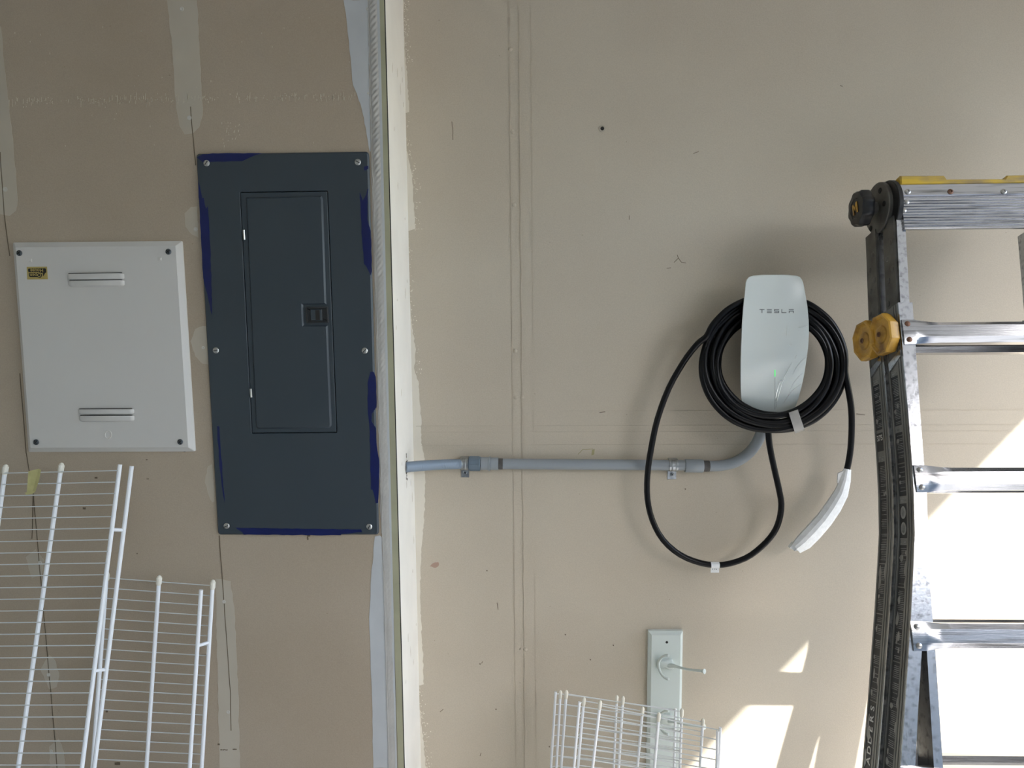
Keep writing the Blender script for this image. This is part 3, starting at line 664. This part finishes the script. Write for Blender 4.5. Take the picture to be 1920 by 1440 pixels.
# tag on the loose loop
tg = MB(); rgs = []
def tagx(py, x): return at(x, py, -.05)
prof = []
cz = at(1340,1059.5,-.05)
x0, x1 = at(1332.3,1060,-.05).x, at(1348,1060,-.05).x
arc = [(-.05 - math.sin(a)*(RC+.0008), cz.z + math.cos(a)*(RC+.0008)) for a in [PI*(-.25)+PI*1.2*k/10 for k in range(11)]]
line = arc + [(-.052, cz.z-.011), (-.0525, at(1340,1073.5,-.0525).z)]
out_ = [(y-.0006, z) for y, z in line]
tg.loft([[(x, y, z) for y, z in line+out_[::-1]] for x in (x0, x1)])
tagp = build('cable_tag', tg, M_TAG, cable, label='small white paper tag')
def tagtext(s, px, sz): text_mesh('lettering', s, sz, frame(at(px, 1067.3, -.0535), (1,0,0), (0,0,1)), tagp, M_LETTER, bold=.0001)
tagtext('1', 1336.2, .006); tagtext('1', 1339.6, .006); tagtext('x', 1343, .006)

# ------------------------------------------------------------------ coat rack
cr = thing('coat_rack', at(1250, 1440, 0), 'pale green-gray painted coat rack board hung upright with its hooks sideways', 'coat rack')
RY = -.018
c = MB(); zlow = .12
o4 = xz([(1216.5,1185.5),(1281.6,1186)], RY); xl, zt_ = o4[0]; xr = o4[1][0]
OP = [(xl, zt_), (xr, zt_), (xr-.001, zlow), (xl-.001, zlow)]; IP = inset(OP, .0075)
c.loft([ring(OP, -.0002), ring(OP, -.010), ring(inset(OP, .002), -.0115), ring(inset(OP, .004), -.013), ring(IP, RY), ring(inset(IP, .002), RY)])
build('backboard', c, M_RACK, cr, ang=20)
build('screw_hole', MB().lathe(at(1250.3,1204.3,RY), (0,-1,0), [(.0036,-.0005),(.0034,.0004)], 12), M_DARK, cr)
def hook(dy):
    zz = lambda L: [(1200+x/7.2, 1200+y/7.2+dy) for x, y in L]
    h = MB()
    def tb_(L, ys, rs, n=8):
        p = catmull([at(x, y, yy_) for (x, y), yy_ in zip(zz(L), ys)], 5); m_ = len(p)
        rr_ = [rs[min(len(rs)-1, int(i/(m_-1)*(len(rs)-1)))]*(1-(i/(m_-1)*(len(rs)-1) % 1)) + rs[min(len(rs)-1, int(i/(m_-1)*(len(rs)-1))+1)]*(i/(m_-1)*(len(rs)-1) % 1) for i in range(m_)]
        h.tube(p, [q*1.32 for q in rr_], n, dome=True)
    tb_([(375,208),(330,215),(285,245),(256,290),(252,340)], [RY-.026,RY-.022,RY-.014,RY-.008,RY-.006], [.0030,.0026,.0024,.0028,.0032])
    tb_([(375,525),(330,505),(290,460),(262,400),(252,340)], [RY-.026,RY-.022,RY-.014,RY-.008,RY-.006], [.0032,.0026,.0022,.0026,.0032])
    # fleur base plate
    base = rag(zz([(252,300),(290,272),(340,280),(400,262),(440,275),(456,310),(470,345),(460,395),(430,412),(390,408),(330,378),(285,395),(258,380)]), 50, 0)
    slab(h, base, RY+.001, RY-.0085, .0025)
    tb_([(400,345),(450,350),(500,362),(570,380),(650,397),(740,408),(815,416)], [RY-.007,RY-.014,RY-.024,RY-.036,RY-.048,RY-.058,RY-.066], [.005,.0042,.0030,.0025,.0024,.0025,.0030])
    a, b = zz([(812,416),(872,424)]); A = at(a[0], a[1], RY-.065); B = at(b[0], b[1], RY-.074); d = (B-A).normalized(); L_ = (B-A).length
    h.lathe(A, d, [(.0026,-.002),(.0034,L_*.35),(.0062,L_*.85),(.0064,L_),(.003,L_+.0012)], 12)
    build('hook', h, M_RACK, cr, ang=50)
hook(0); hook(104)

# ------------------------------------------------------------------ wire shelves
def px_on_line(a, b, y): # x on px line at row y
    return a[0]+(b[0]-a[0])*(y-a[1])/(b[1]-a[1])
def wire_shelf(label, rods, wall_y, tilt, first, step, wire_rows, tie=(), group=None, lip_wires=False, capM=M_CAPV, rr=3.9, wr=1.3, wire_in=None, wire_back=.003, hideend=None):
    """rods: list of (top px, bottom px at y=1440, dy toward the wall, cap kind). The deck leans: its depth grows with the row."""
    def dep(py, dy): return wall_y - tilt*(py-rods[0][0][1])/1000 + dy
    ctr = rods[len(rods)//2]; base = at(ctr[1][0], ctr[1][1], dep(1440, 0)); base.z = 0
    t = thing('wire_shelf', base, label, 'wire shelf', group)
    ends = []
    for (a, b, dy, kind) in rods:
        A = at(a[0], a[1], dep(a[1], dy)); B = at(b[0], b[1], dep(b[1], dy)); d = B-A
        C_ = A + d*((A.z-.004)/(-d.z))      # run on to the floor
        ra = rr*abs(A.y-CAM.y)/F
        if kind == 'thin': ra *= .72
        o = build('rod', MB().tube([A, B, C_], ra, 10, dome=False), M_WIRE, t)
        if kind == 'cap':
            build('end_cap', MB().tube([A+d.normalized()*.016, A+d.normalized()*.012, A, A-d.normalized()*.001], [ra*1.02, ra*1.35, ra*1.4, ra*1.2], 10, dome=True), capM, o)
        ends.append((A, C_, ra, dy))
    deck = [e for e, r in zip(ends, rods) if r[3] != 'lip' and r[3] != 'lipcap']
    lo, hi = deck[0], deck[-1]
    L_ = (lo[1]-lo[0]).length
    # each cross wire runs from the first to the last deck rod
    step = step/L_; s = first; k = 0
    while s < .985:
        a = lo[0].lerp(lo[1], s); b = hi[0].lerp(hi[1], s); sag = Vector((0, wire_back, 0))
        pts_ = [a+sag, b+sag]
        if lip_wires is not None and lip_wires:
            q = ends[lip_wires[0]]; p0 = q[0].lerp(q[1], s)
            pts_ = [p0] + pts_ if lip_wires[1] == 'l' else pts_ + [p0]
        build('cross_wire', MB().tube(pts_, wr*abs(a.y-CAM.y)/F, 6), M_WIRE2, t)
        s += step; k += 1
    for (i, j, py) in tie:
        a, b = rods[i], rods[j]
        A = at(px_on_line(a[0], a[1], py[0]), py[0], dep(py[0], a[2])); B = at(px_on_line(b[0], b[1], py[1]), py[1], dep(py[1], b[2]))
        build('lip_tie', MB().tube([A, B], rr*.85*abs(A.y-CAM.y)/F, 8), M_WIRE, t)
    return t
zl = lambda x, y: (x/2.441, 850+y/2.441)
wire_shelf('tall white wire shelf leaning on the left wall below the white cover',
   [((10.5,876),(-66,1440),0,'cap'), ((115,873),(34,1440),0,'cap'), ((225,871),(153.5,1440),0,'open'), ((247,874),(176.5,1440),.020,'lip')],
   -.262, .20, .0105, .0254, 0, tie=((2,3,(993,994)),(2,3,(1258,1255))), wire_back=-.0045, rr=4.1, wr=1.15)
wire_shelf('shorter white wire shelf leaning on the left wall half behind the taller one',
   [((200,1077),(173.5,1440),0,'cap'), ((298.5,1084),(274.5,1440),0,'cap'), ((399,1092),(378,1440),0,'cap'), ((377,1106),(355.5,1440),-.024,'lip')],
   -.25, .05, .011, .0242, 0, tie=((3,2,(1211,1204)),), wire_back=.0045, rr=4.0, wr=1.05)
gp = 'wire shelf pieces leaning on the coat rack'
zr = lambda x, y: (980+x/4.174, 1160+y/4.174)
wire_shelf('white wire shelf piece nearest the tan wall, rearmost of the four at the coat rack',
   [((1051,1298),(1043,1440),0,'cap'), ((1156.6,1307),(1150.6,1440),0,'cap'), ((1266.5,1328),(1264,1440),0,'open'), ((1041.8,1297),(1033,1440),-.008,'lip')],
   -.115, .10, .010, .0262, 0, group=gp, rr=2.5, wr=1.0, wire_back=.003, lip_wires=(3,'l'))
wire_shelf('white wire shelf piece second from the wall with bulbous caps at the coat rack',
   [((1062,1298),(1052,1440),0,'cap'), ((1168,1309),(1160,1440),0,'cap'), ((1278.5,1332),(1274.7,1440),0,'cap')],
   -.150, .10, .010, .0262, 0, group=gp, rr=2.8, wr=1.1, wire_back=.0035)
wire_shelf('white wire shelf piece third from the wall with doubled left edge',
   [((1095,1311),(1083.5,1440),0,'cap'), ((1205,1329),(1195,1440),0,'cap'), ((1318,1351),(1312.5,1440),0,'cap'), ((1086.6,1316),(1076,1440),-.010,'lip')],
   -.185, .10, .010, .0262, 0, group=gp, rr=2.8, wr=1.1, wire_back=.0035, lip_wires=(3,'l'))
wire_shelf('white wire shelf piece closest to the viewer, foremost and lowest at the coat rack',
   [((1125.4,1317),(1111,1440),0,'cap'), ((1235.4,1340),(1227,1440),0,'cap'), ((1350.5,1364),(1346.5,1440),0,'open'), ((1345.5,1371),(1343.7,1440),-.014,'lip')],
   -.222, .10, .016, .0262, 0, group=gp, rr=3.0, wr=1.15, wire_back=.0035, lip_wires=(3,'r'))
# scrap of masking tape hanging on the tall shelf
mt = MB(); q1 = [zl(130,82), zl(178,70), zl(160,178), zl(122,184)]; q2 = [zl(178,70), zl(188,76), zl(180,120), zl(160,180), zl(150,172)]
mt.loft([[at(x, y, -.284) for x, y in q1], [at(x, y, -.2834) for x, y in q1]])
mt.loft([[at(x, y, -.287 if i in (1,2) else -.2842) for i, (x, y) in enumerate(q2)], [at(x, y, -.2864 if i in (1,2) else -.2836) for i, (x, y) in enumerate(q2)]])
q3 = [zl(113,180), zl(160,172), zl(152,184), zl(120,190)]; mt.loft([[at(x, y, -.286) for x, y in q3], [at(x, y, -.2846) for x, y in q3]])
tag(build('masking_tape', mt, M_MASK), 'crumpled yellowish scrap of masking tape on the tall wire shelf', 'tape scrap')

# ------------------------------------------------------------------ ladder
TH = math.radians(18.5); LP0 = Vector((0, -.375, 1.33)); VV = Vector((0, math.sin(TH), math.cos(TH))); WW = Vector((0, -math.cos(TH), math.sin(TH)))
def L3(u, v, w): return LP0 + Vector((u, 0, 0)) + VV*v + WW*w
def Luv(px, py, w=0.0):
    d = ray(px, py); k = (LP0 + WW*w - CAM).dot(WW)/d.dot(WW); p = CAM + d*k - LP0
    return p.x, p.dot(VV)
lad = thing('ladder', L3(.85, Luv(1700, 1440)[1], 0) * 1.0, 'worn aluminum folding ladder with yellow locks leaning at the right', 'ladder')
VB = -(LP0.z)/VV.z + .004       # v where the rail meets the floor
def rows_uv(rws, w=0.0, ext=True):
    r = []
    for py, l, rr_ in rws:
        a = Luv(l, py, w); b = Luv(rr_, py, w); r.append(((a[1]+b[1])/2, a[0], b[0]))
    if ext:
        (v1, l1, r1), (v2, l2, r2) = r[-2], r[-1]; k = (VB-v2)/(v2-v1); r.append((VB, l2+(l2-l1)*k, r2+(r2-r1)*k))
    return r
BASE = rows_uv([(567,1684,1711),(648,1692,1716.7),(760,1702,1724.5),(871,1710.5,1732.5),(924,1713.5,1737.5),(1000,1715.5,1740),(1060,1713,1738),(1160,1708,1733),(1220,1704,1728.5),(1330,1697,1721.5),(1440,1689,1716)])
FLY = rows_uv([(402,1676,1696),(430,1677.5,1698),(565,1683.5,1705),(648,1691,1713),(760,1702,1722.5),(871,1710,1731),(960,1713,1735.5),(1040,1716,1739),(1221,1733,1753.5),(1440,1746,1768)], -.005)
UC = .9426    # centre line at the top; the ladder leans a little sideways
def u_at(rws, v):
    if v > rws[0][0]: return rws[0][1:]
    for (a, la, ra), (b, lb, rb) in zip(rws, rws[1:]):
        if a >= v >= b: t = (v-a)/(b-a); return la+(lb-la)*t, ra+(rb-ra)*t
    return rws[-1][1:]
def cl(v): l, r = u_at(FLY, v); return (l+r+.328)/2
mir = lambda rws: [(v, 2*cl(v)-r, 2*cl(v)-l) for v, l, r in rws]
RB = []
for v_, l_, r_ in mir(BASE):          # unseen right outer rail; extra flare made up to shift its cast shadow
    k_ = max(0, min(1, (Luv(1710, 700)[1]-v_)/.36))*.058
    RB.append((v_, l_+k_, r_+k_))
def rail_part(name, rws, parent, fu0, fu1, w0, w1, M, bev=0):
    """loft along the rail: left edge = l + fu0, right edge = l + fu1 (or from the right when negative tuple)"""
    mb = MB(); rings = []
    for v, l, r in rws:
        a = fu0(l, r); b = fu1(l, r)
        rings.append([L3(a, v, w0), L3(b, v, w0), L3(b, v, w1), L3(a, v, w1)])
    mb.loft(rings); return build(name, mb, M, parent, ang=30)
DW = -.066; DU = -.007
def channel(name, rws, dw, du, side, Msd):
    """C-channel rail with grooved outer flange; side = -1 left rail, +1 right rail"""
    rws = [(v, l+du, r+du) for v, l, r in rws]
    e = (lambda k: (lambda l, r: l+k)) if side < 0 else (lambda k: (lambda l, r: r-k))
    o = rail_part(name, rws, lad, e(.0), (lambda l, r: r) if side < 0 else (lambda l, r: l), dw, dw-.004, M_ALU)
    mb = MB()
    for k0, k1, w0, w1 in ((.0003,.0042,-.004,-.0105),(.0018,.0042,-.0105,-.0135),(.0003,.0042,-.0135,-.020),(.0018,.0042,-.020,-.023),(.0003,.0042,-.023,-.029),(.0022,.0042,-.029,-.060),(.0003,.0042,-.060,-.0635)):
        rings = []
        for v, l, r in rws:
            a, b = e(k0)(l, r), e(k1)(l, r); rings.append([L3(a, v, dw+w0), L3(b, v, dw+w0), L3(b, v, dw+w1), L3(a, v, dw+w1)])
        mb.loft(rings)
    build('rail_web', mb, Msd, o, ang=30)
    rail_part('rail_flange', rws, o, e(.0005), (lambda l, r: r-.002) if side < 0 else (lambda l, r: l+.002), dw-.0635, dw-.0655, M_ALUS)
    return o
def fly(rws, dw, du, side):
    rws = [(v, l+du, r+du) for v, l, r in rws]
    off = .0046
    e0 = (lambda l, r: l+off) if side < 0 else (lambda l, r: l); e1 = (lambda l, r: r) if side < 0 else (lambda l, r: r-off)
    return rail_part('inner_rail', rws, lad, e0, e1, dw-.0045, dw-.059, M_ALU)
def resample(rws, vmax, vmin, n):
    res = []
    for i in range(n+1):
        v = vmax+(vmin-vmax)*i/n
        for (a, la, ra), (b, lb, rb) in zip(rws, rws[1:]):
            if a >= v >= b or (b == rws[-1][0] and v < b): t = (v-a)/(b-a); res.append((v, la+(lb-la)*t, ra+(rb-ra)*t)); break
    return res
for half in (0, 1):
    dw, du = DW*half, DU*half
    channel('outer_rail', BASE, dw, du, -1, M_ALUS); channel('outer_rail', RB, dw, -du, 1, M_ALUS)
    fly(FLY, dw, du, -1); fly(mir(FLY), dw, -du, 1)
# ---- rungs with riveted plates
flat = [(.026,.0006),(.026,.0022),(.012,.0042),(-.012,.0042),(-.026,.0022),(-.026,.0006)]
full = [(.0215,-.024),(.0215,-.004),(.013,.006),(-.011,.006),(-.0215,-.005),(-.0215,-.024)]
def rung(v, half):
    dw = DW*half - (.0 if not half else .012); l, r = u_at(BASE, v); l += DU*half
    r = u_at(RB, v)[1] - DU*half
    st_ = [(0,0),(.022,0),(.030,.25),(.055,.8),(.075,1)]
    if half: st_ = [(.004,1),(.075,1)]
    rings = []
    for d, k in st_: rings.append([L3(l+.003+d, v+a[0]*(1-k)+b[0]*k, dw+a[1]*(1-k)+b[1]*k) for a, b in zip(flat, full)])
    for d, k in reversed(st_): rings.append([L3(r-.003-d, v+a[0]*(1-k)+b[0]*k, dw+a[1]*(1-k)+b[1]*k) for a, b in zip(flat, full)])
    mb = MB().loft(rings); o = build('rung', mb, M_ALUB, lad, ang=24)
    g = MB()
    for dv, w in ((.0165,.0028),(.0185,0),(-.0165,.001),(-.0190,-.002)):
        pass
    if not half:
        for uu in (l+.013, r-.013):
            for dv in (.0165, -.0165):
                build('rivet', MB().lathe(L3(uu, v+dv, .0032), WW, [(.0058,-.001),(.0056,.0014),(.004,.003),(.0012,.0038)], 12), M_RIVET if v < .1 else M_RUST, o)
rv = [Luv(1725, y)[1] for y in (622.5, 897.5, 1192.5, 1466)]
for v in rv: rung(v, 0); rung(v, 1)
v = rv[-1]-.29
while v > VB+.12: rung(v, 0); rung(v, 1); v -= .29
# ---- top step and yellow cap
uL = Luv(1691, 390)[0]; uRr = 2*UC-uL
vt, vl, vb = Luv(1750, 347)[1], Luv(1750, 369)[1], Luv(1750, 430)[1]
prof = [(vt, -.130), (vt, .004), (vt-.0015, .0055), (vl+.002, .0055), (vl, .004), (vl-.001, .0005)]
nr = 11
for k in range(nr):
    a = vl-.003 - (vl-.004-vb)*k/nr; hh = (vl-.004-vb)/nr
    prof += [(a, .0005), (a-hh*.25, .0016), (a-hh*.7, .0016), (a-hh*.85, .0002)]
prof += [(vb, .0005), (vb, -.004), (vt-.012, -.004), (vt-.012, -.130)]
step = build('top_step', MB().loft([[L3(u, v_, w_) for v_, w_ in prof] for u in (uL, uRr)]), M_ALUB, lad, ang=25)
for px, py in ((1702,359.5),(1782,359.5),(1882,359.5)):
    u_, v_ = Luv(px, py, .0055); build('rivet', MB().lathe(L3(u_, v_, .0055), WW, [(.0062,-.001),(.006,.0012),(.003,.0026),(.0025,.001)], 14), M_RUST if px == 1782 else M_RIVET, step)
for px, py in ((1700,379),(1695,394.5)):
    u_, v_ = Luv(px, py, .001); build('rivet', MB().lathe(L3(u_, v_, .001), WW, [(.0052,-.001),(.005,.0014),(.002,.0028)], 12), M_RIVET, step)
yc = [Luv(x, y, .004) for x, y in ((1688.5,347),(1688,329),(1771,328.7),(1776,335.7),(1884,335.2),(1888.5,328.3))]
tl = 2*UC; mid = tl-yc[-1][0]
cap = yc + [(max(2*UC-yc[2][0]+.08, yc[-1][0]+.09), yc[-1][1])] + [(2*UC-uL+.002, yc[-1][1]), (2*UC-uL+.002, yc[0][1])]
cm = MB().loft([[L3(u, v, w) for u, v in cap] for w in (-.134, .002)] + [[L3(u, v, .0046) for u, v in inset(cap, .0026)]])
build('yellow_top_cap', cm, M_YELC, lad, ang=30, label='worn yellow plastic cap along the top step')
# ---- hinges: two plates with a disc, black locking knob outside
for side in (-1, 1):
    f = (lambda u, v=9: u) if side < 0 else (lambda u, v=9: 2*cl(v)-u)
    uf, vf = Luv(1680, 389, -.03); ax_ = Vector((side, 0, 0))
    uh = FLY[0][1]
    hc = L3(f(uh-.001), Luv(1653,389,-.058)[1], -.062)
    hg = build('hinge', MB().lathe(hc, ax_, [(.056,-.008),(.056,.002),(.054,.0038),(.030,.0042),(.018,.0048)], 40), M_HINGE, lad, label='round hinge plates at the top of the rail')
    hc2 = L3(f(uh+.003), Luv(1667,386,-.03)[1], -.042)
    build('rear_disc', MB().lathe(hc2, ax_, [(.059,-.010),(.059,-.002),(.057,-.0005)], 40), M_BLACK, hg)
    # hinge tongues running down into both rails
    for half in (0, 1):
        v0, v1 = Luv(1653,400,-.05)[1], Luv(1653,600,-.05)[1]; wa = DW*half-.010; wb = DW*half-.056
        duh = DU*half
        rr_ = resample(FLY, FLY[0][0], v1, 6)
        rings = []
        for v, l, r in rr_:
            a, b = f(l+duh+.0005, v), f(l+duh+.0044, v); rings.append([L3(a, v, wa), L3(b, v, wa), L3(b, v, wb), L3(a, v, wb)])
        tongue = build('hinge_tongue', MB().loft(rings), M_HINGE, hg)
        for (dv, ww) in ((-.055,-.024),(-.085,-.042),(-.115,-.022),(-.135,-.040),(-.185,-.046)):
            vv_ = FLY[0][0]+dv; l, r = u_at(FLY, vv_)
            build('rivet', MB().lathe(L3(f(l+duh+.0005, vv_), vv_, DW*half+ww), ax_, [(.0068,-.001),(.0062,.0012),(.0025,.0022)], 12), M_HINGE, hg)
    for dv, ww in ((.030, .024), (-.032, -.034), (-.006, .034)):
        build('lock_hole', MB().lathe(hc + VV*dv + WW*ww, ax_, [(.0062,.003),(.006,.0052)], 12), M_DARK, hg)
    kn = build('knob_shaft', MB().lathe(hc, ax_, [(.013,.002),(.013,.012),(.016,.013),(.016,.018),(.012,.019),(.012,.030)], 20), M_HINGE, hg)
    kb = MB().lathe(hc, ax_, [(.030,.022),(.039,.025),(.041,.030),(.041,.044),(.037,.050),(.024,.051),(.022,.0495)], 64, 8, .09)
    kb = build('locking_knob', kb, M_BLACK, lad, label='black lobed locking knob beside the hinge')
    em = MB(); o_ = hc + ax_*.0502
    xw = WW*(-side); 
    for poly in ([(-.011,-.012),(-.006,-.012),(-.006,.012),(-.011,.012)], [(-.006,.012),(0,.002),(.006,.012),(.006,.005),(0,-.006),(-.006,.005)], [(.006,-.012),(.011,-.012),(.011,.012),(.006,.012)]):
        em.loft([[o_ + WW*a + VV*b + ax_*h_ for a, b in poly] for h_ in (0, .0012)])
    build('knob_emblem', em, M_YEL, kb)
# ---- yellow J-locks on the outside of each half
def jlock(half, side):
    f = (lambda u, v=9: u) if side < 0 else (lambda u, v=9: 2*cl(v)-u); ax_ = Vector((side, 0, 0))
    cpx = (1657, 627) if half == 0 else (1640, 640)
    v_ = Luv(cpx[0], cpx[1], -.03-.066*half)[1]; l, r = u_at(BASE, v_); l += DU*half
    w_ = -.034 + DW*half*.92
    c0 = L3(f(l, v_), v_, w_)
    t = (ax_*.97 + WW*.12).normalized(); a = VV; b = t.cross(a).normalized(); a = b.cross(t)
    def octa(r, h, sq=1.0): return [c0 + t*h + a*r*math.cos(2*PI*k/8+PI/8)*1.04 + b*r*sq*math.sin(2*PI*k/8+PI/8) for k in range(8)]
    mb = MB().loft([octa(.032,.000,.8), octa(.041,.008,.88), octa(.0435,.016,.9), octa(.0435,.027,.9), octa(.0415,.030,.9), octa(.0375,.030,.9), octa(.0335,.025,.9), octa(.012,.0245,.9)])
    o = build('rail_lock', mb, M_YEL, lad, ang=20, label='octagonal yellow plastic lock on the outer rail')
    build('lock_boss', MB().lathe(c0+t*.024, t, [(.020,0),(.018,.003),(.010,.0055),(.006,.006)], 16), M_YEL, o)
    build('lock_screw', MB().lathe(c0+t*.0285, t, [(.0055,0),(.0055,.003),(.0035,.0034),(.003,.0018)], 12), M_RUST, o)
    # triangular end plate under the lock
    ez = v_-.052; ll, _ = u_at(BASE, ez); ll += DU*half
    q = [(ez+.012,-.006),(ez,-.006),(ez-.022,-.058),(ez-.004,-.058)]
    build('rail_end_cap', MB().loft([[L3(f(ll-d, vv_), vv_, DW*half+ww_) for vv_, ww_ in q] for d in (-.003, .0025)]), M_ALU, o)
for side in (-1, 1):
    for half in (0, 1): jlock(half, side)
# ---- feet
for side in (-1, 1):
    for half in (0, 1):
        l, r = BASE[-1][1]+DU*half, BASE[-1][2]+DU*half
        if side > 0: l, r = RB[-1][1]-DU*half, RB[-1][2]-DU*half
        a = L3(l-.003, VB+.06, DW*half+.004)
        fo = MB().loft([[L3(uu, vv_, DW*half+ww_) for uu, ww_ in ((l-.0035,.0045),(r+.0035,.0045),(r+.0035,-.064),(l-.0035,-.064))] for vv_ in (VB+.07, VB+.012)])
        build('rubber_foot', fo, M_BLACK, lad)
# ---- worn black labels on the web of both left rails
def side_pt(v, w, half, lift): 
    l, r = u_at(BASE, v); return L3(l + DU*half + .0022 - lift, v, w)
def side_strip(mb, v0, v1, w0, w1, half, lift, skew=0):
    n = max(1, int(abs(v1-v0)/.03)); rings = []
    vs = sorted([v0+(v1-v0)*i/n for i in range(n+1)] + [r_[0] for r_ in BASE if min(v0, v1) < r_[0] < max(v0, v1)], reverse=v1 < v0)
    for v in vs:
        rings.append([side_pt(v, w0, half, lift), side_pt(v+skew, w1, half, lift), side_pt(v+skew, w1, half, 0), side_pt(v, w0, half, 0)])
    mb.loft(rings)
WEB = [(-.0305, -.0590), (-.0305+DW, -.0590+DW)]
def vpx(py, half): return Luv(1690 if half == 0 else 1650, py, -.045+DW*half)[1]
for half in (0, 1):
    w0, w1 = WEB[half]
    secs = [(706,798),(811,868),(870,930),(944,1009),(1022,1100),(1102,1240),(1242,1455)] if half == 0 else [(722,806),(866,1056),(1058,1150),(1152,1314)]
    for a, b in secs:
        mb = MB(); side_strip(mb, vpx(a, half), vpx(b, half), w0, w1, half, .0004)
        lab = build('warning_label', mb, M_LABEL, lad, label='worn black warning label on the rail side')
        tx = MB(); v = vpx(a, half)-.006; rn = random.Random(int(a)); vend = vpx(b, half)+.004
        while v > vend and a != 944:
            if rn.random() < .82:
                i0 = w0-.002-(.003*rn.random() if rn.random() < .2 else 0); side_strip(tx, v, v-.0012, i0, w1+.002+rn.random()*.006, half, .0006, .0)
            v -= .0034 if rn.random() < .93 else .009
        if tx.v:
            o = build('fine_print', tx, M_LTXT, lab); o['kind'] = 'stuff'
        for k in range(0 if a == 944 else 2 if a < 1000 else 5):
            vv_ = rn.uniform(vend, vpx(a, half)-.01) ; ww_ = rn.choice([w0-.001, w1+.006, rn.uniform(w1+.004, w0-.004)]); h_ = rn.uniform(.004, .014 if a > 1000 else .006); b_ = rn.uniform(.003, .007)
            ring_ = []
            for q in range(8):
                t_ = 2*PI*q/8; ring_.append((vv_+math.sin(t_)*h_*rn.uniform(.6, 1.3), max(w1+.0003, min(w0-.0003, ww_+math.cos(t_)*b_*rn.uniform(.5, 1.2)))))
            build('peeled_patch', MB().loft([[side_pt(x_, y_, half, lf) for x_, y_ in ring_] for lf in (.0002, .0009)]), M_PEEL, lab)
        # header boxes
        hb = MB(); vt_ = vpx(a, half)+.0005
        side_strip(hb, vt_+.010, vt_+.0092, w0, w1, half, .0006); side_strip(hb, vt_+.0012, vt_, w0, w1, half, .0006)
        side_strip(hb, vt_+.010, vt_, w0, w0-.0012, half, .0006); side_strip(hb, vt_+.010, vt_, w1+.0012, w1, half, .0006); side_strip(hb, vt_+.0068, vt_+.0036, w0-.005, w1+.005, half, .0006)
        if (half, a) in ((0,706),(0,811),(0,944),(0,1022),(1,722),(1,866)): build('label_heading', hb, M_LTXT, lab)
# pair of pale ovals, the number and the big lettering
v_ = None
for py in (961, 991):
    v0 = vpx(py, 0); wm = (WEB[0][0]+WEB[0][1])/2; rg_ = [(v0+.0125*math.sin(2*PI*k/18), wm+.010*math.cos(2*PI*k/18)) for k in range(18)]
    o = build('oval_badge', MB().loft([[side_pt(a, b, 0, lf) for a, b in rg_] for lf in (.0003, .0012)]), M_PEEL, lad)
    rg_ = [(v0+.0085*math.sin(2*PI*k/18), wm+.0062*math.cos(2*PI*k/18)) for k in range(18)]
    build('oval_core', MB().loft([[side_pt(a, b, 0, lf) for a, b in rg_] for lf in (.0008, .0014)]), M_LTXT, o)
wm = (WEB[1][0]+WEB[1][1])/2
bk = MB(); side_strip(bk, vpx(812,1), vpx(846,1), WEB[1][0], WEB[1][1], 1, .0008); numb = build('number_label', bk, M_LABEL, lad, label='black label with a large white number')
M_PRINT = mat('white_label_print', (205, 203, 200), .5)
text_mesh('lettering', '375', .0165, frame(side_pt(vpx(822,1), wm, 1, .0012), WW, VV), numb, M_PRINT, bold=.0002)
bk = MB(); side_strip(bk, vpx(1316,1), vpx(1462,1), WEB[1][0], WEB[1][1], 1, .0008); nameb = build('name_label', bk, M_LABEL, lad, label='black label with worn white lettering running upward')
for k, l in enumerate('SREDDAL'):
    py = 1328+k*19.6; vc = vpx(py, 1); d = (side_pt(vc+.01, wm, 1, 0)-side_pt(vc-.01, wm, 1, 0)).normalized()
    text_mesh('lettering', l, .0215, frame(side_pt(vc, wm+.002, 1, .0013), d, -WW), nameb, M_PRINT, bold=.0003)
rn = random.Random(2)
for vv_, ww_, h_, b_ in ((vpx(1380,1), WEB[1][1]+.010, .010, .007), (vpx(1352,1), WEB[1][1]+.004, .014, .004), (vpx(1372,1), WEB[1][1]+.003, .012, .005), (vpx(1425,1), WEB[1][1]+.003, .016, .004)):
    rg_ = [(vv_+h_*math.sin(2*PI*k/10)*rn.uniform(.6,1.2), max(WEB[1][1]+.0003, ww_+b_*math.cos(2*PI*k/10)*rn.uniform(.6,1.2))) for k in range(10)]
    build('peeled_patch', MB().loft([[side_pt(a, b, 1, lf) for a, b in rg_] for lf in (.001, .0016)]), M_PEEL, nameb)
